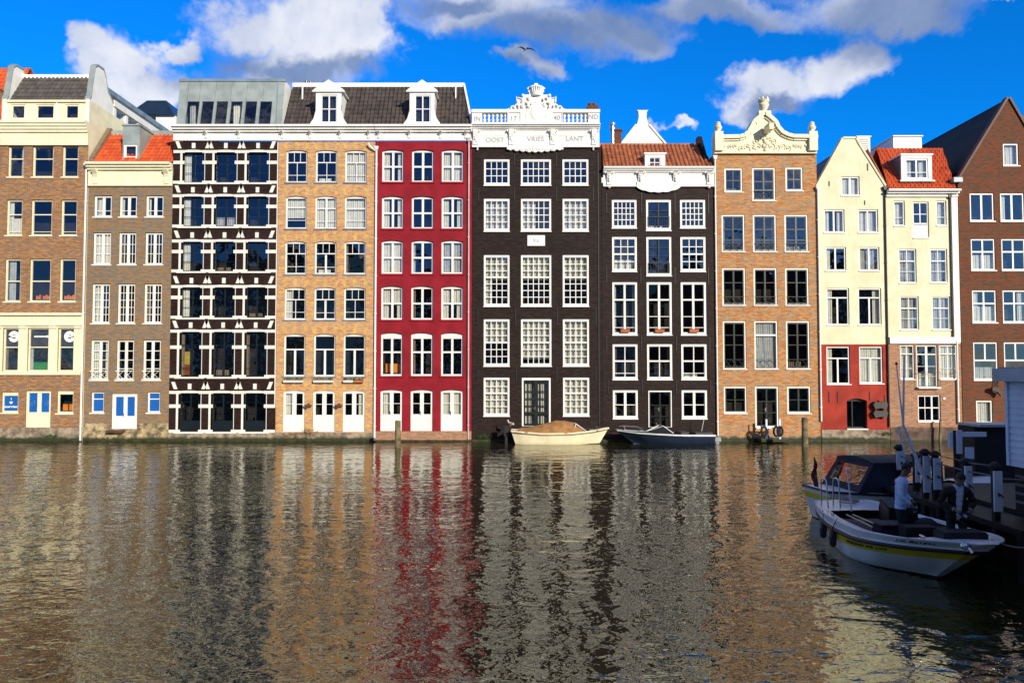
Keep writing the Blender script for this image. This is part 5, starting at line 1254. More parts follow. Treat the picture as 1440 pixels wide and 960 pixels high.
for (ya, yb_, xx) in ((.5, .2, -.9), (5.0, 5.4, -.55)):
    mb = MB(); pts = [Vector((xx*(1+.0*i), ya+(yb_-ya)*i/8, .95+.1*(i/8)-.16*math.sin(math.pi*i/8)))+Vector((-.9*i/8, 0, 0)) for i in range(9)]; mb.path(pts, .014, 6); mb.build('mooring_rope', paint('rope', (.35, .32, .28), .9, .2), root, smooth=True)
p = hl.pt(.985, .95, 1, .06); mb = MB(); mb.blob(p, .10, .08, .07, 12, 8); mb.tube(p+Vector((-.02, .06, -.02)), p+Vector((-.05, .12, -.1)), .03); mb.build('bow_fitting', STEEL, root, smooth=True)
# --- rear canopied boat
root = thing('canopy_boat', 'white and yellow boat with a navy canvas tent, moored behind the open tender', 'boat', (8.42, 20.7, 0), math.atan2(-5.6, .9))
h2 = Hull(5.8, [(0, .62), (.1, .8), (.3, 1.0), (.6, 1.02), (.8, .8), (.93, .4), (1, .05)], [(0, .92), (.4, .82), (.7, .86), (1, 1.1)], [(0, .8), (.6, .85), (1, .3)], .2, .7,
          ([0, .12, .235, .45, -.34, -.18, -.05, 1], [2, 2, 0, 0, 1, 0, 0]))
h2.skin(root, [BWHITE, BYEL, ALGAE]); h2.deck(root, BWHITE, .2, .12, .8, .02, .35, FLOORD); h2.rail(root, RUBBER, .03, .04, out=.015)
text('hull_lettering', 'MFL', .10, (.0, -.0, .55), TEXTK, root, .003) if False else None
# tent: sloping front with window, sides with window, roof
def frame_panel(mb, outer, inner, mi=0):
    k = len(outer)
    for i in range(k): j = (i+1) % k; mb.face([outer[i], outer[j], inner[j], inner[i]], mi)
W2 = .88; zt = 1.66; zb_ = .84; mb = MB(); panes = []
y0, y1, y2 = .72, 1.25, 3.3
for sg in (-1, 1):
    o = [(sg*W2, y0, zb_), (sg*W2, y2, zb_), (sg*W2*.93, y2, zt), (sg*W2*.93, y1, zt)]
    i_ = [(sg*W2*.985, 1.72, 1.0), (sg*W2*.985, 2.95, 1.0), (sg*W2*.935, 2.95, 1.56), (sg*W2*.94, 2.02, 1.50)] if sg > 0 else [(sg*W2*.995, 1.25, .87), (sg*W2*.995, 3.25, .87), (sg*W2*.94, 3.25, 1.56), (sg*W2*.94, 1.5, 1.56)]
    frame_panel(mb, o, i_); panes.append(i_)
o = [(-W2, y0, zb_), (W2, y0, zb_), (W2*.93, y1, zt), (-W2*.93, y1, zt)]
i_ = [(-W2*.8, y0+.14, 1.06), (W2*.8, y0+.14, 1.06), (W2*.78, y1-.09, 1.53), (-W2*.78, y1-.09, 1.53)]
frame_panel(mb, o, i_); panes.append(i_)
n = 6
for i in range(n):
    a0, a1 = -1+2*i/n, -1+2*(i+1)/n; mb.face([(W2*.95*a0, y1-.04, zt+.10*(1-a0*a0)), (W2*.95*a1, y1-.04, zt+.10*(1-a1*a1)), (W2*.95*a1, y2, zt+.08*(1-a1*a1)), (W2*.95*a0, y2, zt+.08*(1-a0*a0))])
    mb.face([(W2*.95*a0, y1-.04, zt-.1), (W2*.95*a1, y1-.04, zt-.1), (W2*.95*a1, y1-.04, zt+.10*(1-a1*a1)), (W2*.95*a0, y1-.04, zt+.10*(1-a0*a0))])
for sg in (-1, 1): mb.face([(sg*W2*.95, y1-.04, zt-.12), (sg*W2*.95, y2, zt-.08), (sg*W2*.95, y2, zt), (sg*W2*.95, y1-.04, zt)])
tent = mb.build('canvas_tent', NCANV, root)
for p_ in panes: m_ = MB(); m_.face(p_); m_.build('clear_window', VINYL, tent)
mb = MB(); mb.tube((-W2*.9, 1.3, .85), (-W2*.9, 2.9, 1.55), .014); mb.tube((-W2*.9, 2.9, .95), (-W2*.9, 1.9, 1.5), .014); mb.tube((W2*.9, 1.3, .85), (W2*.9, 2.9, 1.55), .014); mb.build('tent_hoops', IRON, root)
fl = MB(); fl.tube((0, .1, .9), (0, -.0, 1.75), .016); fl.build('flag_staff', WOODD, root)
fl = MB(); rr = random.Random(5)
for i in range(8):
    z0_, z1_ = 1.70-.095*i, 1.70-.095*(i+1); w = lambda k: .05+.018*math.sin(k*1.3)+(.07 if k > 5 else .015*k)
    for j in range(3):
        c0, c1 = -1+2*j/3, -1+2*(j+1)/3
        fl.face([(w(i)*c0+.02*math.sin(i), .03*math.sin(j*2+i), z0_), (w(i)*c1+.02*math.sin(i), .03*math.sin(j*2+2+i), z0_), (w(i+1)*c1+.02*math.sin(i+1), .03*math.sin(j*2+3+i), z1_), (w(i+1)*c0+.02*math.sin(i+1), .03*math.sin(j*2+1+i), z1_)], min(2, j))
fl.build('flag', [paint('flag_red', (.16, .01, .015), .8, .1), paint('flag_maroon', (.10, .01, .02), .8, .1), paint('flag_blue', (.02, .02, .08), .8, .1)], root)
# --- cream sloop with tan cover, by the black house
root = thing('sloop', 'small cream sloop with a tan canvas cover lying against the black house', 'boat', (-.05, 42.15, 0), -math.pi/2)
h3 = Hull(5.55, [(0, .55), (.1, .72), (.35, .86), (.6, .84), (.8, .62), (.93, .28), (1, .04)], [(0, .78), (.3, .66), (.6, .68), (.85, .80), (1, .93)], [(0, .8), (.5, .9), (.8, .72), (1, .3)], .25, .55,
          ([0, .12, .25, .45, -.16, -.05, 1], [1, 1, 0, 0, 0, 0]))
h3.skin(root, [BCREAM, ALGAE]); h3.deck(root, BCREAM, .12, .1, .8, .02, .3, FLOORD); h3.rail(root, BCREAM, .045, .05, out=.02); h3.rail(root, WOODD, .018, .14, 'wood_strip', out=.01)
mb = MB(); n = 14; hp = [(.02, .10), (.14, .20), (.30, .44), (.47, .66), (.60, .56), (.66, .44), (.72, .10)]
Ts = [.08+.66*i/n for i in range(n+1)]; m = 8
def cov(t, a):
    P_ = h3.pt(t, 1); hh = interp((t-.02)/.98, hp); w = P_.x-.03; s_ = abs(a)
    return Vector((w*a, P_.y, P_.z-.01+hh*(1-s_**1.4)+.012*math.sin(t*60+a*5)))
for i in range(n):
    for j in range(m):
        a0, a1 = -1+2*j/m, -1+2*(j+1)/m; mb.face([cov(Ts[i], a0), cov(Ts[i], a1), cov(Ts[i+1], a1), cov(Ts[i+1], a0)])
mb.build('canvas_cover', CANVAS, root)
mb = MB(); P_ = h3.pt(.70, 1); w = .5
for sg in (-1, 1): mb.tube((sg*w, P_.y+.35, P_.z), (sg*w*.75, P_.y-.25, P_.z+.42), .02); mb.tube((sg*w, P_.y-.35, P_.z+.02), (sg*w*.75, P_.y-.25, P_.z+.42), .02)
mb.tube((-w*.75, P_.y-.25, P_.z+.42), (w*.75, P_.y-.25, P_.z+.42), .02); ws = mb.build('windscreen_frame', BWHITE, root)
mb = MB(); mb.face([(-w, P_.y+.35, P_.z+.02), (w, P_.y+.35, P_.z+.02), (w*.75, P_.y-.25, P_.z+.42), (-w*.75, P_.y-.25, P_.z+.42)]); mb.build('windscreen', GLASS, ws)
mb = MB(); mb.box(-.13, .13, -.42, -.12, .42, .98); mb.box(-.09, .09, -.36, -.2, -.4, .42); mb.box(-.05, .05, -.16, .1, .62, .74); mb.build('outboard_motor', RUBBER, root, bevel=.03)
mb = MB()
for k in range(5): mb.tube((.1-.05*k, 4.6+.12*k, .82), (.1-.04*k, 4.55+.16*k, 1.22-.07*k), .02)
mb.blob((0, 4.8, .92), .14, .2, .12, 8, 5); mb.build('mooring_gear', IRON, root)
mb = MB(); mb.tube((.02, 5.0, .86), (-.9, 5.6, 1.3), .012); mb.build('mooring_rope', RUBBER, root)
# --- navy speedboat
root = thing('speedboat', 'sleek navy speedboat with grey deck and low windscreen against the charcoal house', 'boat', (11.35, 42.2, 0), math.pi/2)
h4 = Hull(5.45, [(0, .85), (.3, .93), (.6, .86), (.8, .6), (.93, .28), (1, .04)], [(0, .56), (.4, .58), (.8, .68), (1, .80)], [(0, .9), (.5, .88), (.8, .7), (1, .2)], .05, 1.0,
          ([0, .12, .25, .5, -.10, -.06, 1], [1, 1, 0, 0, 2, 2]))
GREYD = paint('grey_deck', (.06, .065, .075), .5, .12)
h4.skin(root, [NAVY, paint('grey_bottom', (.25, .27, .25), .5, .2), BWHITE]); h4.deck(root, GREYD, .16, .2, .62, .02, .3, FLOORD); h4.rail(root, BWHITE, .028, .06, out=.012)
mb = MB(); mb.box(-.7, .7, .1, 1.1, .52, .66); mb.box(-.7, .7, 1.45, 1.9, .3, .68)
mb.build('seats', GREYD, root, bevel=.03)
mb = MB()
for i in range(8): mb.box(-.66, .66, .14+.115*i, .2+.115*i, .661, .68)
mb.build('teak_slats', GREYD, root)
mb = MB(); y_ = 3.0
for sg in (-1, 1): mb.tube((sg*.62, y_-.7, .62), (sg*.5, y_-.15, 1.02), .025); mb.tube((0, y_+.75, .68), (sg*.5, y_-.15, 1.02), .022)
mb.tube((-.5, y_-.15, 1.02), (.5, y_-.15, 1.02), .022); ws = mb.build('windscreen_frame', BWHITE, root)
mb = MB(); mb.face([(0, y_+.75, .66), (.62, y_-.7, .62), (.5, y_-.15, 1.0)]); mb.face([(0, y_+.75, .66), (-.62, y_-.7, .62), (-.5, y_-.15, 1.0)]); mb.face([(0, y_+.75, .66), (.5, y_-.15, 1.0), (-.5, y_-.15, 1.0)])
mb.build('windscreen', paint('smoked_screen', (.04, .045, .05), .15, .05), ws)
mb = MB()
for sg in (-1, 1): mb.path([(sg*.5, 3.9, .68), (sg*.42, 4.1, .92), (sg*.15, 5.0, 1.0), (0, 5.3, .96)], .014, 6)
mb.tube((.15, 5.0, 1.0), (.13, 4.9, .76), .012); mb.tube((-.15, 5.0, 1.0), (-.13, 4.9, .76), .012); mb.build('bow_rail', STEEL, root)
mb = MB(); mb.box(-.14, .14, -.5, -.12, .1, .36); mb.box(-.1, .1, -.4, -.2, -.4, .1); mb.build('outboard_motor', paint('motor_grey', (.3, .32, .34), .4, .1), root, bevel=.03)
mb = MB(); mb.tube((.3, .5, .66), (.25, .35, 1.45), .015); mb.build('flag_staff', BWHITE, root)

# ------------------------------------------------------------------ people
def skinmesh(verts, edges, radii, sub=1):
    me = bpy.data.meshes.new('sk'); me.from_pydata([tuple(v) for v in verts], edges, []); ob = bpy.data.objects.new('sk', me); C.objects.link(ob)
    m = ob.modifiers.new('s', 'SKIN'); m.use_smooth_shade = True
    for i, r in enumerate(radii):
        d = me.skin_vertices[0].data[i]; d.radius = r if isinstance(r, tuple) else (r, r); d.use_root = (i == 0)
    sb = ob.modifiers.new('u', 'SUBSURF'); sb.levels = sub; sb.render_levels = sub
    bpy.context.view_layer.update()
    out = bpy.data.meshes.new_from_object(ob.evaluated_get(bpy.context.evaluated_depsgraph_get())); bpy.data.objects.remove(ob); return out
def fuse(meshes, voxel=.014):
    bm = bmesh.new()
    for m in meshes: bm.from_mesh(m)
    me = bpy.data.meshes.new('f'); bm.to_mesh(me); bm.free(); ob = bpy.data.objects.new('f', me); C.objects.link(ob)
    r = ob.modifiers.new('r', 'REMESH'); r.mode = 'VOXEL'; r.voxel_size = voxel; r.use_smooth_shade = True
    bpy.context.view_layer.update(); out = bpy.data.meshes.new_from_object(ob.evaluated_get(bpy.context.evaluated_depsgraph_get())); bpy.data.objects.remove(ob); return out
def mbmesh(mb):
    me = bpy.data.meshes.new('m'); me.from_pydata(mb.v, [], mb.f); return me
def link(me, name, mat, parent):
    me.materials.clear(); me.materials.append(mat); me.name = name
    me.polygons.foreach_set('material_index', [0]*len(me.polygons)); me.polygons.foreach_set('use_smooth', [True]*len(me.polygons))
    o = bpy.data.objects.new(name, me); C.objects.link(o); o.parent = parent; return o
SKIN = paint('skin', (.22, .11, .07), .55, .06); HAIR = paint('dark_hair', (.012, .009, .008), .6, .2)
def person(label, loc, rz, J, headtilt, shirtm, jacket=None, trousers=None, scale=1):
    root = thing('person', label, 'person', loc, rz, 'people aboard the tender'); root.scale = (scale,)*3
    V = {k: Vector(v) for k, v in J.items()}
    V['neck'] = Vector(V['chest'])+Vector((0, .015, .19)); nk = V['neck']
    hd = nk+Vector((0, math.sin(headtilt)*.17+.015, math.cos(headtilt)*.17))
    names = ['pelvis', 'waist', 'chest', 'neck', 'shl', 'ell', 'wrl', 'shr', 'elr', 'wrr', 'hil', 'knl', 'anl', 'tol', 'hir', 'knr', 'anr', 'tor']
    rad = dict(pelvis=(.15, .11), waist=(.135, .10), chest=(.165, .11), neck=.055, shl=.065, ell=.042, wrl=.028, shr=.065, elr=.042, wrr=.028, hil=.095, knl=.058, anl=.04, tol=.035, hir=.095, knr=.058, anr=.04, tor=.035)
    E = [('pelvis', 'waist'), ('waist', 'chest'), ('chest', 'neck'), ('chest', 'shl'), ('shl', 'ell'), ('ell', 'wrl'), ('chest', 'shr'), ('shr', 'elr'), ('elr', 'wrr'), ('pelvis', 'hil'), ('hil', 'knl'), ('knl', 'anl'), ('anl', 'tol'), ('pelvis', 'hir'), ('hir', 'knr'), ('knr', 'anr'), ('anr', 'tor')]
    def sub(keep, grow, trim={}):
        ns = [n for n in names if n in keep]; vs = [V[n].copy() for n in ns]; ix = {n: i for i, n in enumerate(ns)}
        for n, (o, f) in trim.items(): vs[ix[n]] = V[o].lerp(V[n], f)
        rs = [tuple(q+grow for q in rad[n]) if isinstance(rad[n], tuple) else rad[n]+grow for n in ns]
        return skinmesh(vs, [(ix[a], ix[b]) for a, b in E if a in ix and b in ix], rs, 2)
    parts = [sub(names, 0)]
    hb_ = MB(); n, m = 20, 14; rotm = Matrix.Rotation(-headtilt, 3, 'X')
    for (c, rx, ry, rz_) in (((0, .0, .035), .075, .092, .095), ((0, .028, -.035), .052, .060, .075), ((0, .098, -.012), .013, .018, .024), ((.078, -.005, -.01), .012, .022, .032), ((-.078, -.005, -.01), .012, .022, .032), ((0, .078, -.055), .024, .012, .008), ((0, .07, .03), .05, .018, .012), ((0, .06, -.10), .026, .022, .022)):
        q = MB(); q.blob(c, rx, ry, rz_, n, m); hb_.f += [[i+len(hb_.v) for i in f] for f in q.f]; hb_.v += [tuple(hd+rotm@Vector(v)) for v in q.v]
    nb = MB(); nb.tube(nk-Vector((0, 0, .03)), hd+rotm@Vector((0, -.01, -.06)), .055, .052, 14); 
    parts += [mbmesh(hb_), mbmesh(nb)]
    # hands: palm, four unequal bent fingers, thumb from the side
    for s_, el, wr in ((-1, 'ell', 'wrl'), (1, 'elr', 'wrr')):
        d = (V[wr]-V[el]).normalized(); side = Vector((s_, 0, 0)); side = (side-d*side.dot(d)).normalized(); dn = d.cross(side).normalized()
        if dn.z > 0: dn = -dn
        w = V[wr]; hm_ = MB(); hm_.blob(w+d*.055, .038, .038, .03, 12, 8)
        hm_.tube(w-d*.01, w+d*.05, .028, .036, 12)
        for k_, (off, ln) in enumerate(((-.030, .070), (-.010, .082), (.011, .076), (.031, .060))):
            a = w+d*.085+side*off; b = a+d*ln*.5+dn*.012; c = b+d*ln*.28+dn*ln*.35; hm_.tube(a, b, .0098, .0094, 8); hm_.tube(b, c, .0094, .0085, 8); hm_.blob(c, .0088, .0088, .0088, 8, 5); hm_.blob(b, .0098, .0098, .0098, 8, 5)
        a = w+d*.035-side*.032; b = a+d*.03-side*.025+dn*.01; c = b+d*.03+dn*.012; hm_.tube(a, b, .014, .012, 8); hm_.tube(b, c, .012, .0095, 8); hm_.blob(c, .0098, .0098, .0098, 8, 5)
        parts.append(mbmesh(hm_))
    body = link(fuse(parts, .0085), 'body', SKIN, root)
    ey = MB()
    for s_ in (-1, 1): ey.v += []; c = hd+rotm@Vector((s_*.032, .083, .004)); ey.blob(c, .012, .008, .008, 10, 6)
    ey.build('eyes', paint('eye', (.5, .5, .48), .3, .02), body)
    def seg(p):
        best = None
        for a, c in E:
            A_, B_ = V[a], V[c]; d = B_-A_; t = max(0, min(1, (p-A_).dot(d)/d.length_squared)); q = A_+d*t
            ra = rad[a] if not isinstance(rad[a], tuple) else sum(rad[a])/2; rb_ = rad[c] if not isinstance(rad[c], tuple) else sum(rad[c])/2
            k = (p-q).length/(ra+(rb_-ra)*t)
            if best is None or k < best[0]: best = (k, a, c, t)
        return best
    def garment(name, mat, test, off, amp):
        bm = bmesh.new(); bm.from_mesh(body.data); bm.faces.ensure_lookup_table()
        dl = [f for f in bm.faces if not test(f.calc_center_median(), *seg(f.calc_center_median())[1:])]
        bmesh.ops.delete(bm, geom=dl, context='FACES'); bm.normal_update()
        for _ in range(6 if off > .02 else 3): bmesh.ops.smooth_vert(bm, verts=[v for v in bm.verts if not v.is_boundary], factor=.5, use_axis_x=True, use_axis_y=True, use_axis_z=True)
        bm.normal_update(); nv = [(v, v.normal.copy()) for v in bm.verts]
        for v, n_ in nv:
            c = v.co; v.co = c+n_*(off+amp*(math.sin(c.z*62+c.x*25)+math.sin(c.z*33-c.x*48+c.y*40)))
        me = bpy.data.meshes.new(name); bm.to_mesh(me); bm.free(); return link(me, name, mat, root)
    def is_top(p, a, c, t, hem=.88, cuff=.88):
        if min((p-V['wrl']).length, (p-V['wrr']).length) < (.13 if c not in ('ell', 'elr', 'wrl', 'wrr') else 0): return False
        if p.z > nk.z+.005 and abs(p.x) < .11: return False
        if c in ('wrl', 'wrr'): return t < cuff
        if a in ('chest', 'waist', 'shl', 'shr') or c in ('chest', 'waist', 'shl', 'shr'): return True
        return p.z > hem
    garment('shirt', shirtm, lambda p, a, c, t: is_top(p, a, c, t), .016, .003)
    garment('trousers', trousers, lambda p, a, c, t: (c in ('hil', 'hir', 'knl', 'knr', 'anl', 'anr') or a in ('hil', 'hir', 'knl', 'knr') or c == 'waist') and p.z > .10 and p.z < 1.04, .008, .0025)
    col = MB(); cn = V['neck']-Vector((0, 0, .035))
    for i in range(16):
        t0, t1 = 2*math.pi*i/16, 2*math.pi*(i+1)/16
        if abs(t0-math.pi/2) < .25: continue
        P0 = lambda t, r_, z_: cn+Vector((r_*math.cos(t), r_*math.sin(t), z_))
        col.face([P0(t0, .074, -.02), P0(t1, .074, -.02), P0(t1, .066, .045), P0(t0, .066, .045)]); col.face([P0(t0, .098, -.015), P0(t1, .098, -.015), P0(t1, .066, .045), P0(t0, .066, .045)])
    col.build('collar', shirtm, root)
    for a, t in (('anl', 'tol'), ('anr', 'tor')):
        q = MB(); c = V[a].lerp(V[t], .45)-Vector((0, 0, .02)); q.blob(c, .055, .14, .055, 14, 8); q.box(c.x-.045, c.x+.045, c.y-.12, c.y+.12, c.z-.06, c.z-.035); q.build('shoe', BLACKP, root, smooth=True)
    if jacket: garment('jacket', jacket, lambda p, a, c, t: is_top(p, a, c, t, .84, .84) and not (p.y > V['chest'].y*.5+.03 and abs(p.x) < .045+.05*max(0, p.z-1.05) and c not in ('wrl', 'wrr', 'ell', 'elr')), .024, .004)
    hr = MB(); q = MB(); q.blob((0, -.012, .045), .086, .098, .098, 20, 14)
    keep = []
    for f in q.f:
        c = sum((Vector(q.v[i]) for i in f), Vector())/len(f)
        if c.z > .075 or (c.y < .03 and c.z > -.02) or c.y < -.05: keep.append(f)
    hr.v = [tuple(hd+rotm@(Vector(v)*(1+.03*math.sin(v[0]*140)*math.sin(v[2]*120+v[1]*90)))) for v in q.v]; hr.f = keep; hr.m = [0]*len(keep); hr.build('hair', HAIR, root, smooth=True)
    return root
def stand(armL, armR, lean=0, kn=0):
    return dict(pelvis=(0, 0, .96), waist=(0, lean*.4, 1.12), chest=(0, lean, 1.34), shl=(-.185, lean, 1.44), ell=armL[0], wrl=armL[1], shr=(.185, lean, 1.44), elr=armR[0], wrr=armR[1],
                hil=(-.10, 0, .90), knl=(-.12, .04+kn, .50), anl=(-.13, -.02, .09), tol=(-.15, .13, .045), hir=(.10, 0, .90), knr=(.12, .04+kn, .50), anr=(.13, -.04, .09), tor=(.16, .11, .045))
BSHIRT = paint('light_blue_shirt', (.50, .64, .92), .85, .06, scale=5); BSHIRT2 = paint('pale_shirt', (.5, .58, .72), .85, .06, scale=5)
person('person in light blue shirt and dark trousers standing amid the tender', (8.34, 16.0, .32), R(-125),
       stand(((-.30, .02, 1.17), (-.22, .20, 1.0)), ((.30, .04, 1.17), (.20, .22, .98)), .03), .35, BSHIRT, None, paint('dark_trousers', (.015, .015, .02), .85, .1), 1.02)
person('person in a dark open jacket over a pale shirt, head bowed, near the tender bow', (8.93, 15.0, .33), R(172),
       stand(((-.31, .06, 1.18), (-.13, .28, 1.04)), ((.31, .06, 1.18), (.12, .30, 1.06)), .08), .75, BSHIRT2, paint('dark_jacket', (.016, .010, .010), .85, .1), paint('dark_trousers', (.015, .015, .02), .85, .1), 1.01)

# ------------------------------------------------------------------ houseboat, jetty
DARKT = paint('tarred_wood', (.012, .011, .011), .7, .3)
SIDING = paint('shade_blue_siding', (.62, .72, .86), .55, .08, dirt=.2)  # white boards with the blue of the sky-lit shade mixed into the base colour
hbx = thing('houseboat', 'houseboat with pale horizontal siding and flat roof on a black barge', 'houseboat', (14, 14, 0), off=True)
mb = MB(); mb.prism([(11.0, 9.4), (19.5, 9.4), (19.5, 20), (11.3, 20), (11.0, 19.5)], -.6, 1.05, 'z'); mb.build('hull', DARKT, hbx)
mb = MB(); mb.box(10.98, 19.6, 9.3, 20.05, 1.051, 1.13); mb.build('deck', DARKT, hbx)
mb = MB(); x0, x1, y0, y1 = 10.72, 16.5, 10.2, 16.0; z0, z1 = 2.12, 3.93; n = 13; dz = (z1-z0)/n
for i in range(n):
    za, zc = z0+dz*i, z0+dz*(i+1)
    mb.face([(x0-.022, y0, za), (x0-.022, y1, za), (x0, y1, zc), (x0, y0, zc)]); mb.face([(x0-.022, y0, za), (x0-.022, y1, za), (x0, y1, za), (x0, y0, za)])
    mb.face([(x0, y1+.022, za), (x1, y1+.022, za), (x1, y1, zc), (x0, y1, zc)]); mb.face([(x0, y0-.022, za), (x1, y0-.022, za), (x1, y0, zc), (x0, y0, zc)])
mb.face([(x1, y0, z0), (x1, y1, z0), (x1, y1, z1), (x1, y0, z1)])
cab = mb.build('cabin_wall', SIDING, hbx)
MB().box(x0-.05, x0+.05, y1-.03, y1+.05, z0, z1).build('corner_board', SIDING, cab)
MB().box(x0+.06, x1-.05, y0+.05, y1-.05, 1.131, z0).build('cabin_base', DARKT, hbx)
mb = MB()
for i in range(4): mb.box(x0+.02, x0+.058, y0, y1-.1, 1.35+.18*i, 1.40+.18*i)
mb.build('base_slats', paint('dull_slats', (.14, .14, .15), .7, .1), hbx)
MB().box(x0-.22, x1+.2, y0-.2, y1+.2, 3.93, 4.2).build('roof_fascia', paint('fascia_grey_blue', (.42, .47, .52), .5, .1), hbx)
MB().box(x0-.15, x1+.1, y0-.1, y1+.1, 4.2, 4.23).build('roof', ZINCD, hbx); 
MB().lathe((x0+.75, 15.0, 4.2), [(.2, 0), (.16, .06), (.02, .09)], 12).build('roof_dome', BWHITE, hbx)
# far dark shed raft
rt = thing('shed_raft', 'low black shed on a raft with a pale roof edge, behind the jetty', 'raft', (16, 25, 0), off=True)
MB().box(14.7, 21, 23.6, 25.3, -.4, .9).build('raft', DARKT, rt); MB().box(14.95, 20.5, 24, 24.9, .9, 2.34).build('wall', DARKT, rt); MB().box(15.0, 20.7, 23.8, 25, 2.34, 2.42).build('roof', paint('fascia_grey_blue', (.42, .47, .52), .5, .1), rt)
# jetty with white marker boards
jt = thing('jetty', 'dark timber jetty with white upright boards and thin rails beside the tender', 'jetty', (10.4, 17.5, 0), off=True)
mb = MB()
for i in range(38): y = 14.6+i*.15; mb.box(9.98, 10.92, y, y+.135, .98, 1.03)
mb.box(10.05, 10.12, 14.6, 20.3, .88, .98); mb.box(10.78, 10.85, 14.6, 20.3, .88, .98); mb.build('deck', DARKT, jt)
for (x, y) in ((10.05, 14.7), (10.85, 14.7), (10.05, 17.5), (10.85, 17.5), (10.05, 20.2), (10.85, 20.2)): MB().tube((x, y, -1), (x, y, .98), .09, n=10).build('pile', DARKT, jt)
boards = []
for (px, w, t_, b_, Y_) in ((1403.5, 13, 662, 719, 15.5), (1362, 11, 655, 702, 16.6), (1318, 11, 644, 688, 18.0), (1303.5, 11, 641, 692, 18.2), (1290.5, 7, 645, 678, 19.3), (1266.5, 12, 634, 660, 20.1)):
    a = at(px-w/2, t_, Y_); b = at(px+w/2, b_, Y_); hgt = a.z
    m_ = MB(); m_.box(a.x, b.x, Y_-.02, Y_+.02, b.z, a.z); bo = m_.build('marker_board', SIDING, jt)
    q = MB(); xm = (a.x+b.x)/2; q.tube((xm, Y_-.045, (a.z+b.z)/2-.08), (xm, Y_-.02, (a.z+b.z)/2-.08), .018); q.tube((xm-.03, Y_-.05, (a.z+b.z)/2-.02), (xm+.09, Y_-.05, (a.z+b.z)/2-.12), .012); q.build('bolt', IRON, bo)
    p = MB(); p.box(xm-.06, xm+.06, Y_+.022, Y_+.14, -.9, a.z+.05); p.lathe((xm, Y_+.08, a.z+.05), [(.13, 0), (.13, .05), (.05, .12)], 10); p.build('post', DARKT, jt)
    boards.append((xm, Y_+.08, a.z))
mb = MB()
bs = sorted(boards, key=lambda q: q[1])
for a, b in zip(bs, bs[1:]): mb.tube((a[0], a[1], a[2]-.12), (b[0], b[1], b[2]-.12), .018); mb.tube((a[0], a[1], a[2]+.09), (b[0], b[1], b[2]+.07), .012)
mb.tube((bs[0][0], bs[0][1], 1.9), (10.9, 14.8, 1.95), .018); mb.build('hand_rail', paint('dull_slats', (.14, .14, .15), .7, .1), jt)
# further pale boards behind, on piles of their own
for i, (px, w, t_, b_) in enumerate(((1345.5, 8, 604, 637), (1360, 12, 628, 644))):
    Y_ = 21.9+i*.7; a = at(px-w/2, t_, Y_); b = at(px+w/2, b_, Y_); r_ = thing('mooring_post', ['dark mooring pile with a narrow pale board, left of the black shed', 'dark mooring pile with a short wide pale board, in front of the black shed'][i], 'post', ((a.x+b.x)/2, Y_, 0), off=True)
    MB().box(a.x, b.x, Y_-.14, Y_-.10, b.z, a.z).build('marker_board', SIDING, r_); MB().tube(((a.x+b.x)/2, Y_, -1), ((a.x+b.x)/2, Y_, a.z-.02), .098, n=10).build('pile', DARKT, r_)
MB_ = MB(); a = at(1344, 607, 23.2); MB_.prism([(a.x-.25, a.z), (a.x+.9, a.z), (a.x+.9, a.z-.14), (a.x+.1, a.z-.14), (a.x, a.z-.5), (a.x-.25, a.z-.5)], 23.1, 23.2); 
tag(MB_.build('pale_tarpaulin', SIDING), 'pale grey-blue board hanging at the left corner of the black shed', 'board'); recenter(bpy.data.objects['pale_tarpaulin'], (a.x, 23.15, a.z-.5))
# leaning boom with two thin aerial poles
bm_ = thing('gangway_boom', 'pale leaning boom with small rungs and two thin poles above the jetty', 'boom', (10.3, 18.25, 1.03), off=True)
A = at(1307, 690, 18.25); B = at(1270, 597, 18.1); mb = MB(); mb.tube(A, B, .055, .03, 8); mb.build('boom', BWHITE, bm_, smooth=True)
mb = MB(); B2 = at(1262.5, 600, 18.1); A2 = at(1272, 634, 18.1); mb.tube(B2, A2, .022)
for i in range(6):
    t = i/5; p = A.lerp(B, .62+.36*t); q = A2.lerp(B2, t); mb.tube(p, q, .012)
mb.build('rungs', BWHITE, bm_)
T1 = at(1260.5, 511, 18.1); T2 = at(1271.5, 500, 18.1); mb = MB(); mb.tube(B, T1, .022, .012, 6); mb.tube(B, T2, .028, .02, 6); mb.build('aerial_poles', BWHITE, bm_); MB().blob(T1, .03, .03, .04, 8, 5).build('tip', paint('flag_red', (.16, .01, .015), .8, .1), bm_)
# ------------------------------------------------------------------ posts, landing, birds at the far wall
def moor(px, pt, pb, Y_, w, label, lean=0):
    a = at(px, pt, Y_); x = a.x; mb = MB(); r = w/2
    mb.lathe((0, 0, -1.6), [(r*1.02, 0), (r, 1.9), (r*.95, a.z+1.55), (r*.8, a.z+1.6)], 12)
    o = mb.build('mooring_post', WOOD, smooth=True); o.location = (x, Y_, 0); o.rotation_euler = (0, R(lean), 0)
    tag(o, label, 'post', 'mooring posts in the water')
moor(559.5, 591, 628, 40.1, .32, 'weathered green-brown mooring post in front of the red house')
moor(1131.5, 587, 627, 40.5, .34, 'weathered green-brown mooring post in front of the orange-brown brick house')
moor(1321, 589, 612, 42.9, .14, 'thin dark leaning post at the foot of the orange-roofed house', 3)
ls = thing('landing_stage', 'small landing step with white posts and hanging tyres at the brick house door', 'landing', (X(1078, 615), D-.5, 0), off=True)
x0, x1 = X(1064, 615), X(1102, 615); MB().box(x0, x1, D-.85, D-.07, .05, .22).build('step', STONE, ls)
for px in (1071.5, 1090): x = X(px, 600); MB().box(x-.05, x+.05, D-.8, D-.7, .22, Z(588)).build('post', SIDING, ls)
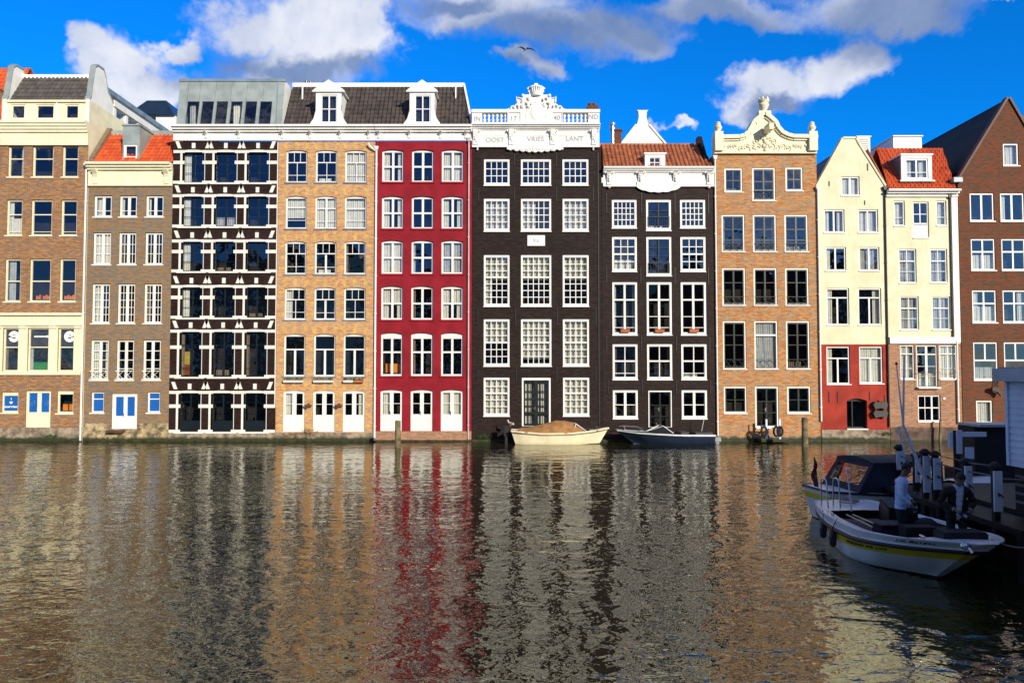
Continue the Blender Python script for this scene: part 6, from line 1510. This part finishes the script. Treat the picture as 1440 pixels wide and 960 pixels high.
MB().box(X(1066, 600), X(1092, 600), D-.78, D-.72, Z(600)-.03, Z(600)+.03).build('cross_bar', SIDING, ls)
for px in (1067, 1084, 1089):
    mb = MB(); x = X(px, 606); z = Z(604.5)
    for i in range(16): t0, t1 = 2*math.pi*i/16, 2*math.pi*(i+1)/16; mb.tube((x+.15*math.cos(t0), D-.9, z+.27*math.sin(t0)), (x+.15*math.cos(t1), D-.9, z+.27*math.sin(t1)), .06, n=6)
    mb.build('tyre', RUBBER, ls, smooth=True)
x = X(1066, 600); MB().tube((x-.07, D-.75, .22), (x-.07, D-.75, Z(590)), .035).build('iron_post', IRON, ls)
DRYP = paint('dry_stems', (.30, .22, .08), .9, .3, scale=9)
def weeds(px, py, n, hgt, mats, label, seed):
    g = random.Random(seed); p = at(px, py, D-.08); mb = MB()
    for i in range(n):
        a = Vector((g.uniform(-.35, .35), g.uniform(-.06, .02), 0)); t = a+Vector((g.uniform(-.3, .3), g.uniform(-.18, 0), hgt*g.uniform(.4, 1))); m_ = a.lerp(t, .5)+Vector((g.uniform(-.06, .06), 0, .05))
        mb.path([p+a, p+m_, p+t], .006, 4)
        for q in (m_, t):
            for _ in range(2):
                d = Vector((g.uniform(-1, 1), g.uniform(-1, 0), g.uniform(-.3, 1))).normalized()*.06; e = d.orthogonal().normalized()*.02; c = p+q; mb.face([c, c+d*.5+e, c+d, c+d*.5-e])
    o = mb.build('weed_tuft', mats); tag(o, label, 'plant'); recenter(o, p)
weeds(437, 614, 26, .5, DRYP, 'dry brown weeds sprouting from the stone base under the salmon brick house', 1)
weeds(409, 615, 16, .3, DRYP, 'small dry weeds on the stone base below the left door of the salmon house', 2)
weeds(680, 617, 30, .28, GREENS, 'green weeds at the waterline foot of the tall black house', 3)
weeds(70, 616, 20, .25, GREENS, 'green weeds at the waterline foot of the wide brown house', 4)
weeds(1247, 613, 22, .25, GREENS, 'green weeds at the waterline between the red wall and pinkish brick', 5)
GULLW = paint('gull_white', (.75, .75, .74), .7, .05); GULLG = paint('gull_dark_wing', (.03, .03, .04), .7, .1)
def gull_standing(loc, rz, label):
    r_ = thing('gull', label, 'bird', loc, rz); me = skinmesh([(0, -.02, .16), (0, .10, .19), (0, .16, .27), (0, .17, .34), (0, .20, .35), (0, -.14, .13), (0, -.24, .10)], [(0, 1), (1, 2), (2, 3), (3, 4), (0, 5), (5, 6)], [.075, .06, .032, .036, .02, .05, .015], 2)
    link(me, 'body', GULLW, r_)
    for s_ in (-1, 1): q = MB(); q.blob((s_*.06, -.06, .17), .02, .16, .05, 10, 6); q.build('wing', paint('gull_grey', (.3, .32, .35), .7, .1), r_, smooth=True); q = MB(); q.tube((s_*.03, .02, 0), (s_*.03, .0, .12), .008); q.box(s_*.03-.02, s_*.03+.02, 0, .06, 0, .008); q.build('leg', ORANGE, r_)
    MB().tube((0, .22, .345), (0, .29, .335), .012, .004).build('beak', ORANGE, r_)
gull_standing((at(718, 600, 42.15).x, 42.15, .98), R(60), 'white gull standing on the outboard motor of the cream sloop')
gl_ = at(739, 70.5, 40)
r_ = thing('gull', 'gull flying with dark wings spread in the blue sky above the 1740 crest', 'bird', gl_, R(20))
link(skinmesh([(0, 0, 0), (0, .12, .01), (0, .2, .03), (0, .27, .03), (0, -.14, -.01), (0, -.24, -.02)], [(0, 1), (1, 2), (2, 3), (0, 4), (4, 5)], [.055, .05, .035, .02, .035, .02], 2), 'body', GULLW, r_)
for s_ in (-1, 1):
    q = MB(); ps = [(0, .09, -.07, .015), (.2, .09, -.07, .10), (.34, .05, -.07, .11), (.46, .0, -.07, .05), (.60, -.06, -.08, -.08)]
    for a, b in zip(ps, ps[1:]):
        q.face([(s_*a[0], a[1], a[3]), (s_*b[0], b[1], b[3]), (s_*b[0], b[2], b[3]-.01), (s_*a[0], a[2], a[3]-.01)]); q.face([(s_*a[0], a[1], a[3]+.015), (s_*b[0], b[1], b[3]+.01), (s_*b[0], b[2], b[3]), (s_*a[0], a[2], a[3]+.002)])
    q.build('wing', GULLG, r_)
q = MB(); q.prism([(-.07, -.36), (.07, -.36), (.03, -.2), (-.03, -.2)], -.03, -.015, 'z'); q.build('tail', GULLG, r_)

# ------------------------------------------------------------------ the other bank: houses behind the camera that the windows mirror, and the block that shades the jetty
PB = [BR11, BR2, BR10, BR8, CREAM2, BR4]
rr = random.Random(11); x = -62; i = 0
names_ = ['dark red', 'grey-brown', 'pink-brown', 'orange-brown', 'cream', 'salmon']
while x < 62:
    w = rr.uniform(6, 9.5); H = rr.uniform(16.5, 21.5); t = thing('bank_house', '%s plain canal house on the camera side, %s from the left' % (names_[i % 6], ['first', 'second', 'third', 'fourth', 'fifth', 'sixth', 'seventh', 'eighth', 'ninth', 'tenth', 'eleventh', 'twelfth', 'thirteenth', 'fourteenth', 'fifteenth', 'sixteenth', 'seventeenth', 'eighteenth', 'nineteenth', 'twentieth'][i]), 'house', (x+w/2, -26, 0), off=True)
    MB().box(x+.02, x+w-.02, -38, -26, 0, H).build('wall', PB[i % 6], t)
    MB().prism([(x, H), (x+w, H), (x+w*.6, H+rr.uniform(2, 4)), (x+w*.4, H+rr.uniform(2, 4))], -38, -26.1).build('roof', T_BLK, t)
    m_ = MB(); k_ = int(w/2.2)
    for a in range(k_):
        for z in range(1, int(H/3.2)): cx = x+w*(a+.5)/k_; m_.box(cx-.55, cx+.55, -25.99, -25.93, z*3.2-.6, z*3.2+1.2)
    m_.build('windows', WHITE, t); x += w; i += 1
t = thing('quay_block', 'tall brick corner building on the near right bank', 'building', (27, -5, 2), off=True)
MB().box(17.5, 38, -12, 2, 2, 14).build('wall', BR11, t); MB().prism([(17.3, 14), (38.2, 14), (33, 15.5), (22, 15.5)], -12.2, 2.1).build('roof', T_BLK, t)
# ------------------------------------------------------------------ ground, quay, water
GR = paint('paving', (.16, .15, .14), .85, .3, scale=.8)
def st(o): o['kind'] = 'structure'; return o
mb = MB(); mb.face([(-900, D+3.5, 1.0), (900, D+3.5, 1.0), (900, 2500, 1.0), (-900, 2500, 1.0)]); mb.face([(-900, D+3.5, -2), (900, D+3.5, -2), (900, D+3.5, 1.0), (-900, D+3.5, 1.0)]); st(mb.build('ground', GR))
mb = MB(); mb.box(-300, 300, -300, 2.2, -2, 2.3); st(mb.build('quay', STONE))
m, nt, b = newmat('canal_water'); p = coords(nt)
b.inputs['Base Color'].default_value = (.022, .021, .006, 1); b.inputs['Roughness'].default_value = .02; b.inputs['IOR'].default_value = 2.7
b.inputs['Specular IOR Level'].default_value = .5; b.inputs['Specular Tint'].default_value = (1, .95, .70, 1)
def wav(sx, sy, sc, det, rough, dist=0):
    mp = nd(nt, 'ShaderNodeMapping'); mp.inputs['Scale'].default_value = (sx, sy, 1); mp.inputs['Rotation'].default_value = (0, 0, R(6)); nt.links.new(p, mp.inputs[0]); return noise(nt, mp.outputs[0], sc, det, rough, dist)
w0 = wav(.75, 1.1, 1.35, 1, .4, .6); w1 = wav(.85, 1.2, 3.5, 2, .35, .6); w2 = wav(.9, 1.3, 8.0, 2, .4, .4); w3 = wav(.18, .45, .6, 2, .5)
calm = sstep(nt, wav(.05, .10, 1, 3, .5), .35, .7)
hh = mth(nt, 'ADD', mth(nt, 'MULTIPLY', w0, mth(nt, 'MULTIPLY_ADD', calm, .042, .022)), mth(nt, 'MULTIPLY', w3, .05))
hh = mth(nt, 'ADD', hh, mth(nt, 'MULTIPLY', w1, mth(nt, 'MULTIPLY_ADD', calm, .016, .009)))
hh = mth(nt, 'ADD', hh, mth(nt, 'MULTIPLY', w2, mth(nt, 'MULTIPLY_ADD', calm, .0045, .0030)))
bn = nd(nt, 'ShaderNodeBump'); bn.inputs['Strength'].default_value = 1; bn.inputs['Distance'].default_value = 1
nt.links.new(hh, bn.inputs['Height']); nt.links.new(bn.outputs[0], b.inputs['Normal'])
mb = MB(); mb.face([(-300, -5, 0), (300, -5, 0), (300, D+6, 0), (-300, D+6, 0)]); st(mb.build('water', m))
# ------------------------------------------------------------------ sky with clouds
EL, AZ = 19, 32
sund = Vector((math.sin(R(AZ))*math.cos(R(EL)), -math.cos(R(AZ))*math.cos(R(EL)), math.sin(R(EL))))
w = bpy.data.worlds.new('World'); bpy.context.scene.world = w; w.use_nodes = True; nt = w.node_tree; nt.nodes.clear()
out = nd(nt, 'ShaderNodeOutputWorld'); bg = nd(nt, 'ShaderNodeBackground'); bg.inputs['Strength'].default_value = .09; nt.links.new(bg.outputs[0], out.inputs[0])
sky = nd(nt, 'ShaderNodeTexSky', sky_type='NISHITA'); sky.sun_disc = False; sky.sun_elevation = R(EL); sky.sun_rotation = math.atan2(sund.x, sund.y); sky.air_density = 1.0; sky.dust_density = .3; sky.ozone_density = 3.0
tc = nd(nt, 'ShaderNodeTexCoord'); dv = tc.outputs['Generated']
sp = nd(nt, 'ShaderNodeSeparateXYZ'); nt.links.new(dv, sp.inputs[0])
yy = mth(nt, 'MAXIMUM', sp.outputs[1], .05); u = mth(nt, 'DIVIDE', sp.outputs[0], yy); v = mth(nt, 'DIVIDE', sp.outputs[2], yy)
def warp(sc_, am, off):
    mp = nd(nt, 'ShaderNodeMapping'); mp.inputs['Location'].default_value = (off, off*2, 1); nt.links.new(dv, mp.inputs[0])
    a = mth(nt, 'MULTIPLY', mth(nt, 'SUBTRACT', noise(nt, mp.outputs[0], sc_, 5, .6), .5), am); return a
u = mth(nt, 'ADD', u, warp(9, .22, 3)); v = mth(nt, 'ADD', v, warp(9, .14, 11))
n1 = noise(nt, dv, 8, 10, .62, .3); n2 = noise(nt, dv, 26, 8, .65)
nn = mth(nt, 'ADD', mth(nt, 'MULTIPLY', mth(nt, 'SUBTRACT', n1, .5), 1.9), mth(nt, 'MULTIPLY', mth(nt, 'SUBTRACT', n2, .5), .55))
def blobs(L):
    acc = None
    for px, py, rx, ry in L:
        d = ray(px, py); u0, v0 = d.x/d.y, d.z/d.y
        a = mth(nt, 'MULTIPLY', mth(nt, 'SUBTRACT', u, u0), F/rx); c = mth(nt, 'MULTIPLY', mth(nt, 'SUBTRACT', v, v0), F/ry)
        q = mth(nt, 'SUBTRACT', 1.0, mth(nt, 'SQRT', mth(nt, 'ADD', mth(nt, 'MULTIPLY', a, a), mth(nt, 'MULTIPLY', c, c))))
        acc = q if acc is None else mth(nt, 'SMOOTH_MAX', acc, q, .25)
    return acc
cl = blobs([(430, 30, 140, 72), (500, 75, 80, 55), (400, 95, 150, 48), (330, 35, 85, 55), (525, 35, 45, 70), (170, 85, 55, 48), (215, 125, 60, 45), (240, 62, 45, 20), (150, 60, 34, 28),
            (700, 5, 170, 48), (800, 45, 150, 50), (890, 60, 90, 34), (770, 100, 50, 24), (660, 30, 60, 26), (1000, 12, 130, 30), (1250, 0, 170, 56), (1290, 30, 90, 34), (1205, 84, 62, 36), (1150, 100, 68, 38), (1085, 118, 66, 38), (1075, 146, 70, 24),
            (970, 194, 34, 9), (745, 98, 46, 14), (1430, 0, 40, 8)])
front = sstep(nt, sp.outputs[1], .1, .3)
gen = mth(nt, 'MULTIPLY', mth(nt, 'SUBTRACT', noise(nt, dv, 2.3, 3, .5), .52), 3.2)
inview = mth(nt, 'MULTIPLY', front, sstep(nt, v, .78, .55))
base = nd(nt, 'ShaderNodeMix', data_type='FLOAT'); nt.links.new(inview, base.inputs[0]); nt.links.new(gen, base.inputs[2]); nt.links.new(mth(nt, 'MAXIMUM', cl, -.8), base.inputs[3])
field = mth(nt, 'ADD', base.outputs[0], mth(nt, 'MULTIPLY', nn, .55))
mask = sstep(nt, field, -.04, .55)
dark = blobs([(300, 95, 90, 40), (420, 105, 100, 26), (540, 108, 60, 22), (760, 60, 150, 60), (880, 40, 120, 60), (1270, 35, 170, 70), (1010, 20, 90, 40), (1110, 150, 60, 16), (1290, 10, 140, 60), (740, 110, 60, 25), (640, 10, 80, 25)])
dk_ = sstep(nt, mth(nt, 'ADD', mth(nt, 'MAXIMUM', dark, -.6), mth(nt, 'MULTIPLY', nn, .6)), -.35, .65)
bs_ = 1/.09
puff = sstep(nt, nn, -.5, .6)
cloudc = mixc(nt, dk_, mixc(nt, puff, (.52*bs_, .57*bs_, .70*bs_), (.84*bs_, .85*bs_, .88*bs_)), mixc(nt, puff, (.12*bs_, .20*bs_, .40*bs_), (.24*bs_, .31*bs_, .48*bs_)))
tint = mixc(nt, sstep(nt, sp.outputs[1], -.35, .25), (.20, .50, 1.10), (.02, .98, 2.15))
skyc = mixc(nt, 1.0, sky.outputs[0], tint, 'MULTIPLY')
res = mixc(nt, mth(nt, 'MULTIPLY', mask, .94), skyc, cloudc)
nt.links.new(res, bg.inputs['Color'])
sl_ = bpy.data.lights.new('sun', 'SUN'); sl_.energy = 4.8; sl_.angle = R(.5); sl_.color = (1, .91, .74); so = bpy.data.objects.new('sun', sl_); C.objects.link(so)
so.rotation_euler = sund.to_track_quat('Z', 'Y').to_euler()
# ------------------------------------------------------------------ camera
cd = bpy.data.cameras.new('camera'); cam = bpy.data.objects.new('camera', cd); C.objects.link(cam); cam.location = (0, 0, H0); cam.rotation_euler = (math.pi/2+TH, 0, 0)
cd.sensor_width = 36; cd.lens = 36*F/1440; cd.clip_end = 4000; cd.clip_start = .1; bpy.context.scene.camera = cam
sc = bpy.context.scene; sc.render.engine = 'CYCLES'
sc.view_settings.view_transform = 'Standard'; sc.view_settings.look = 'None'; sc.view_settings.gamma = 1; sc.view_settings.exposure = .2
sc.cycles.max_bounces = 8; sc.cycles.transparent_max_bounces = 12
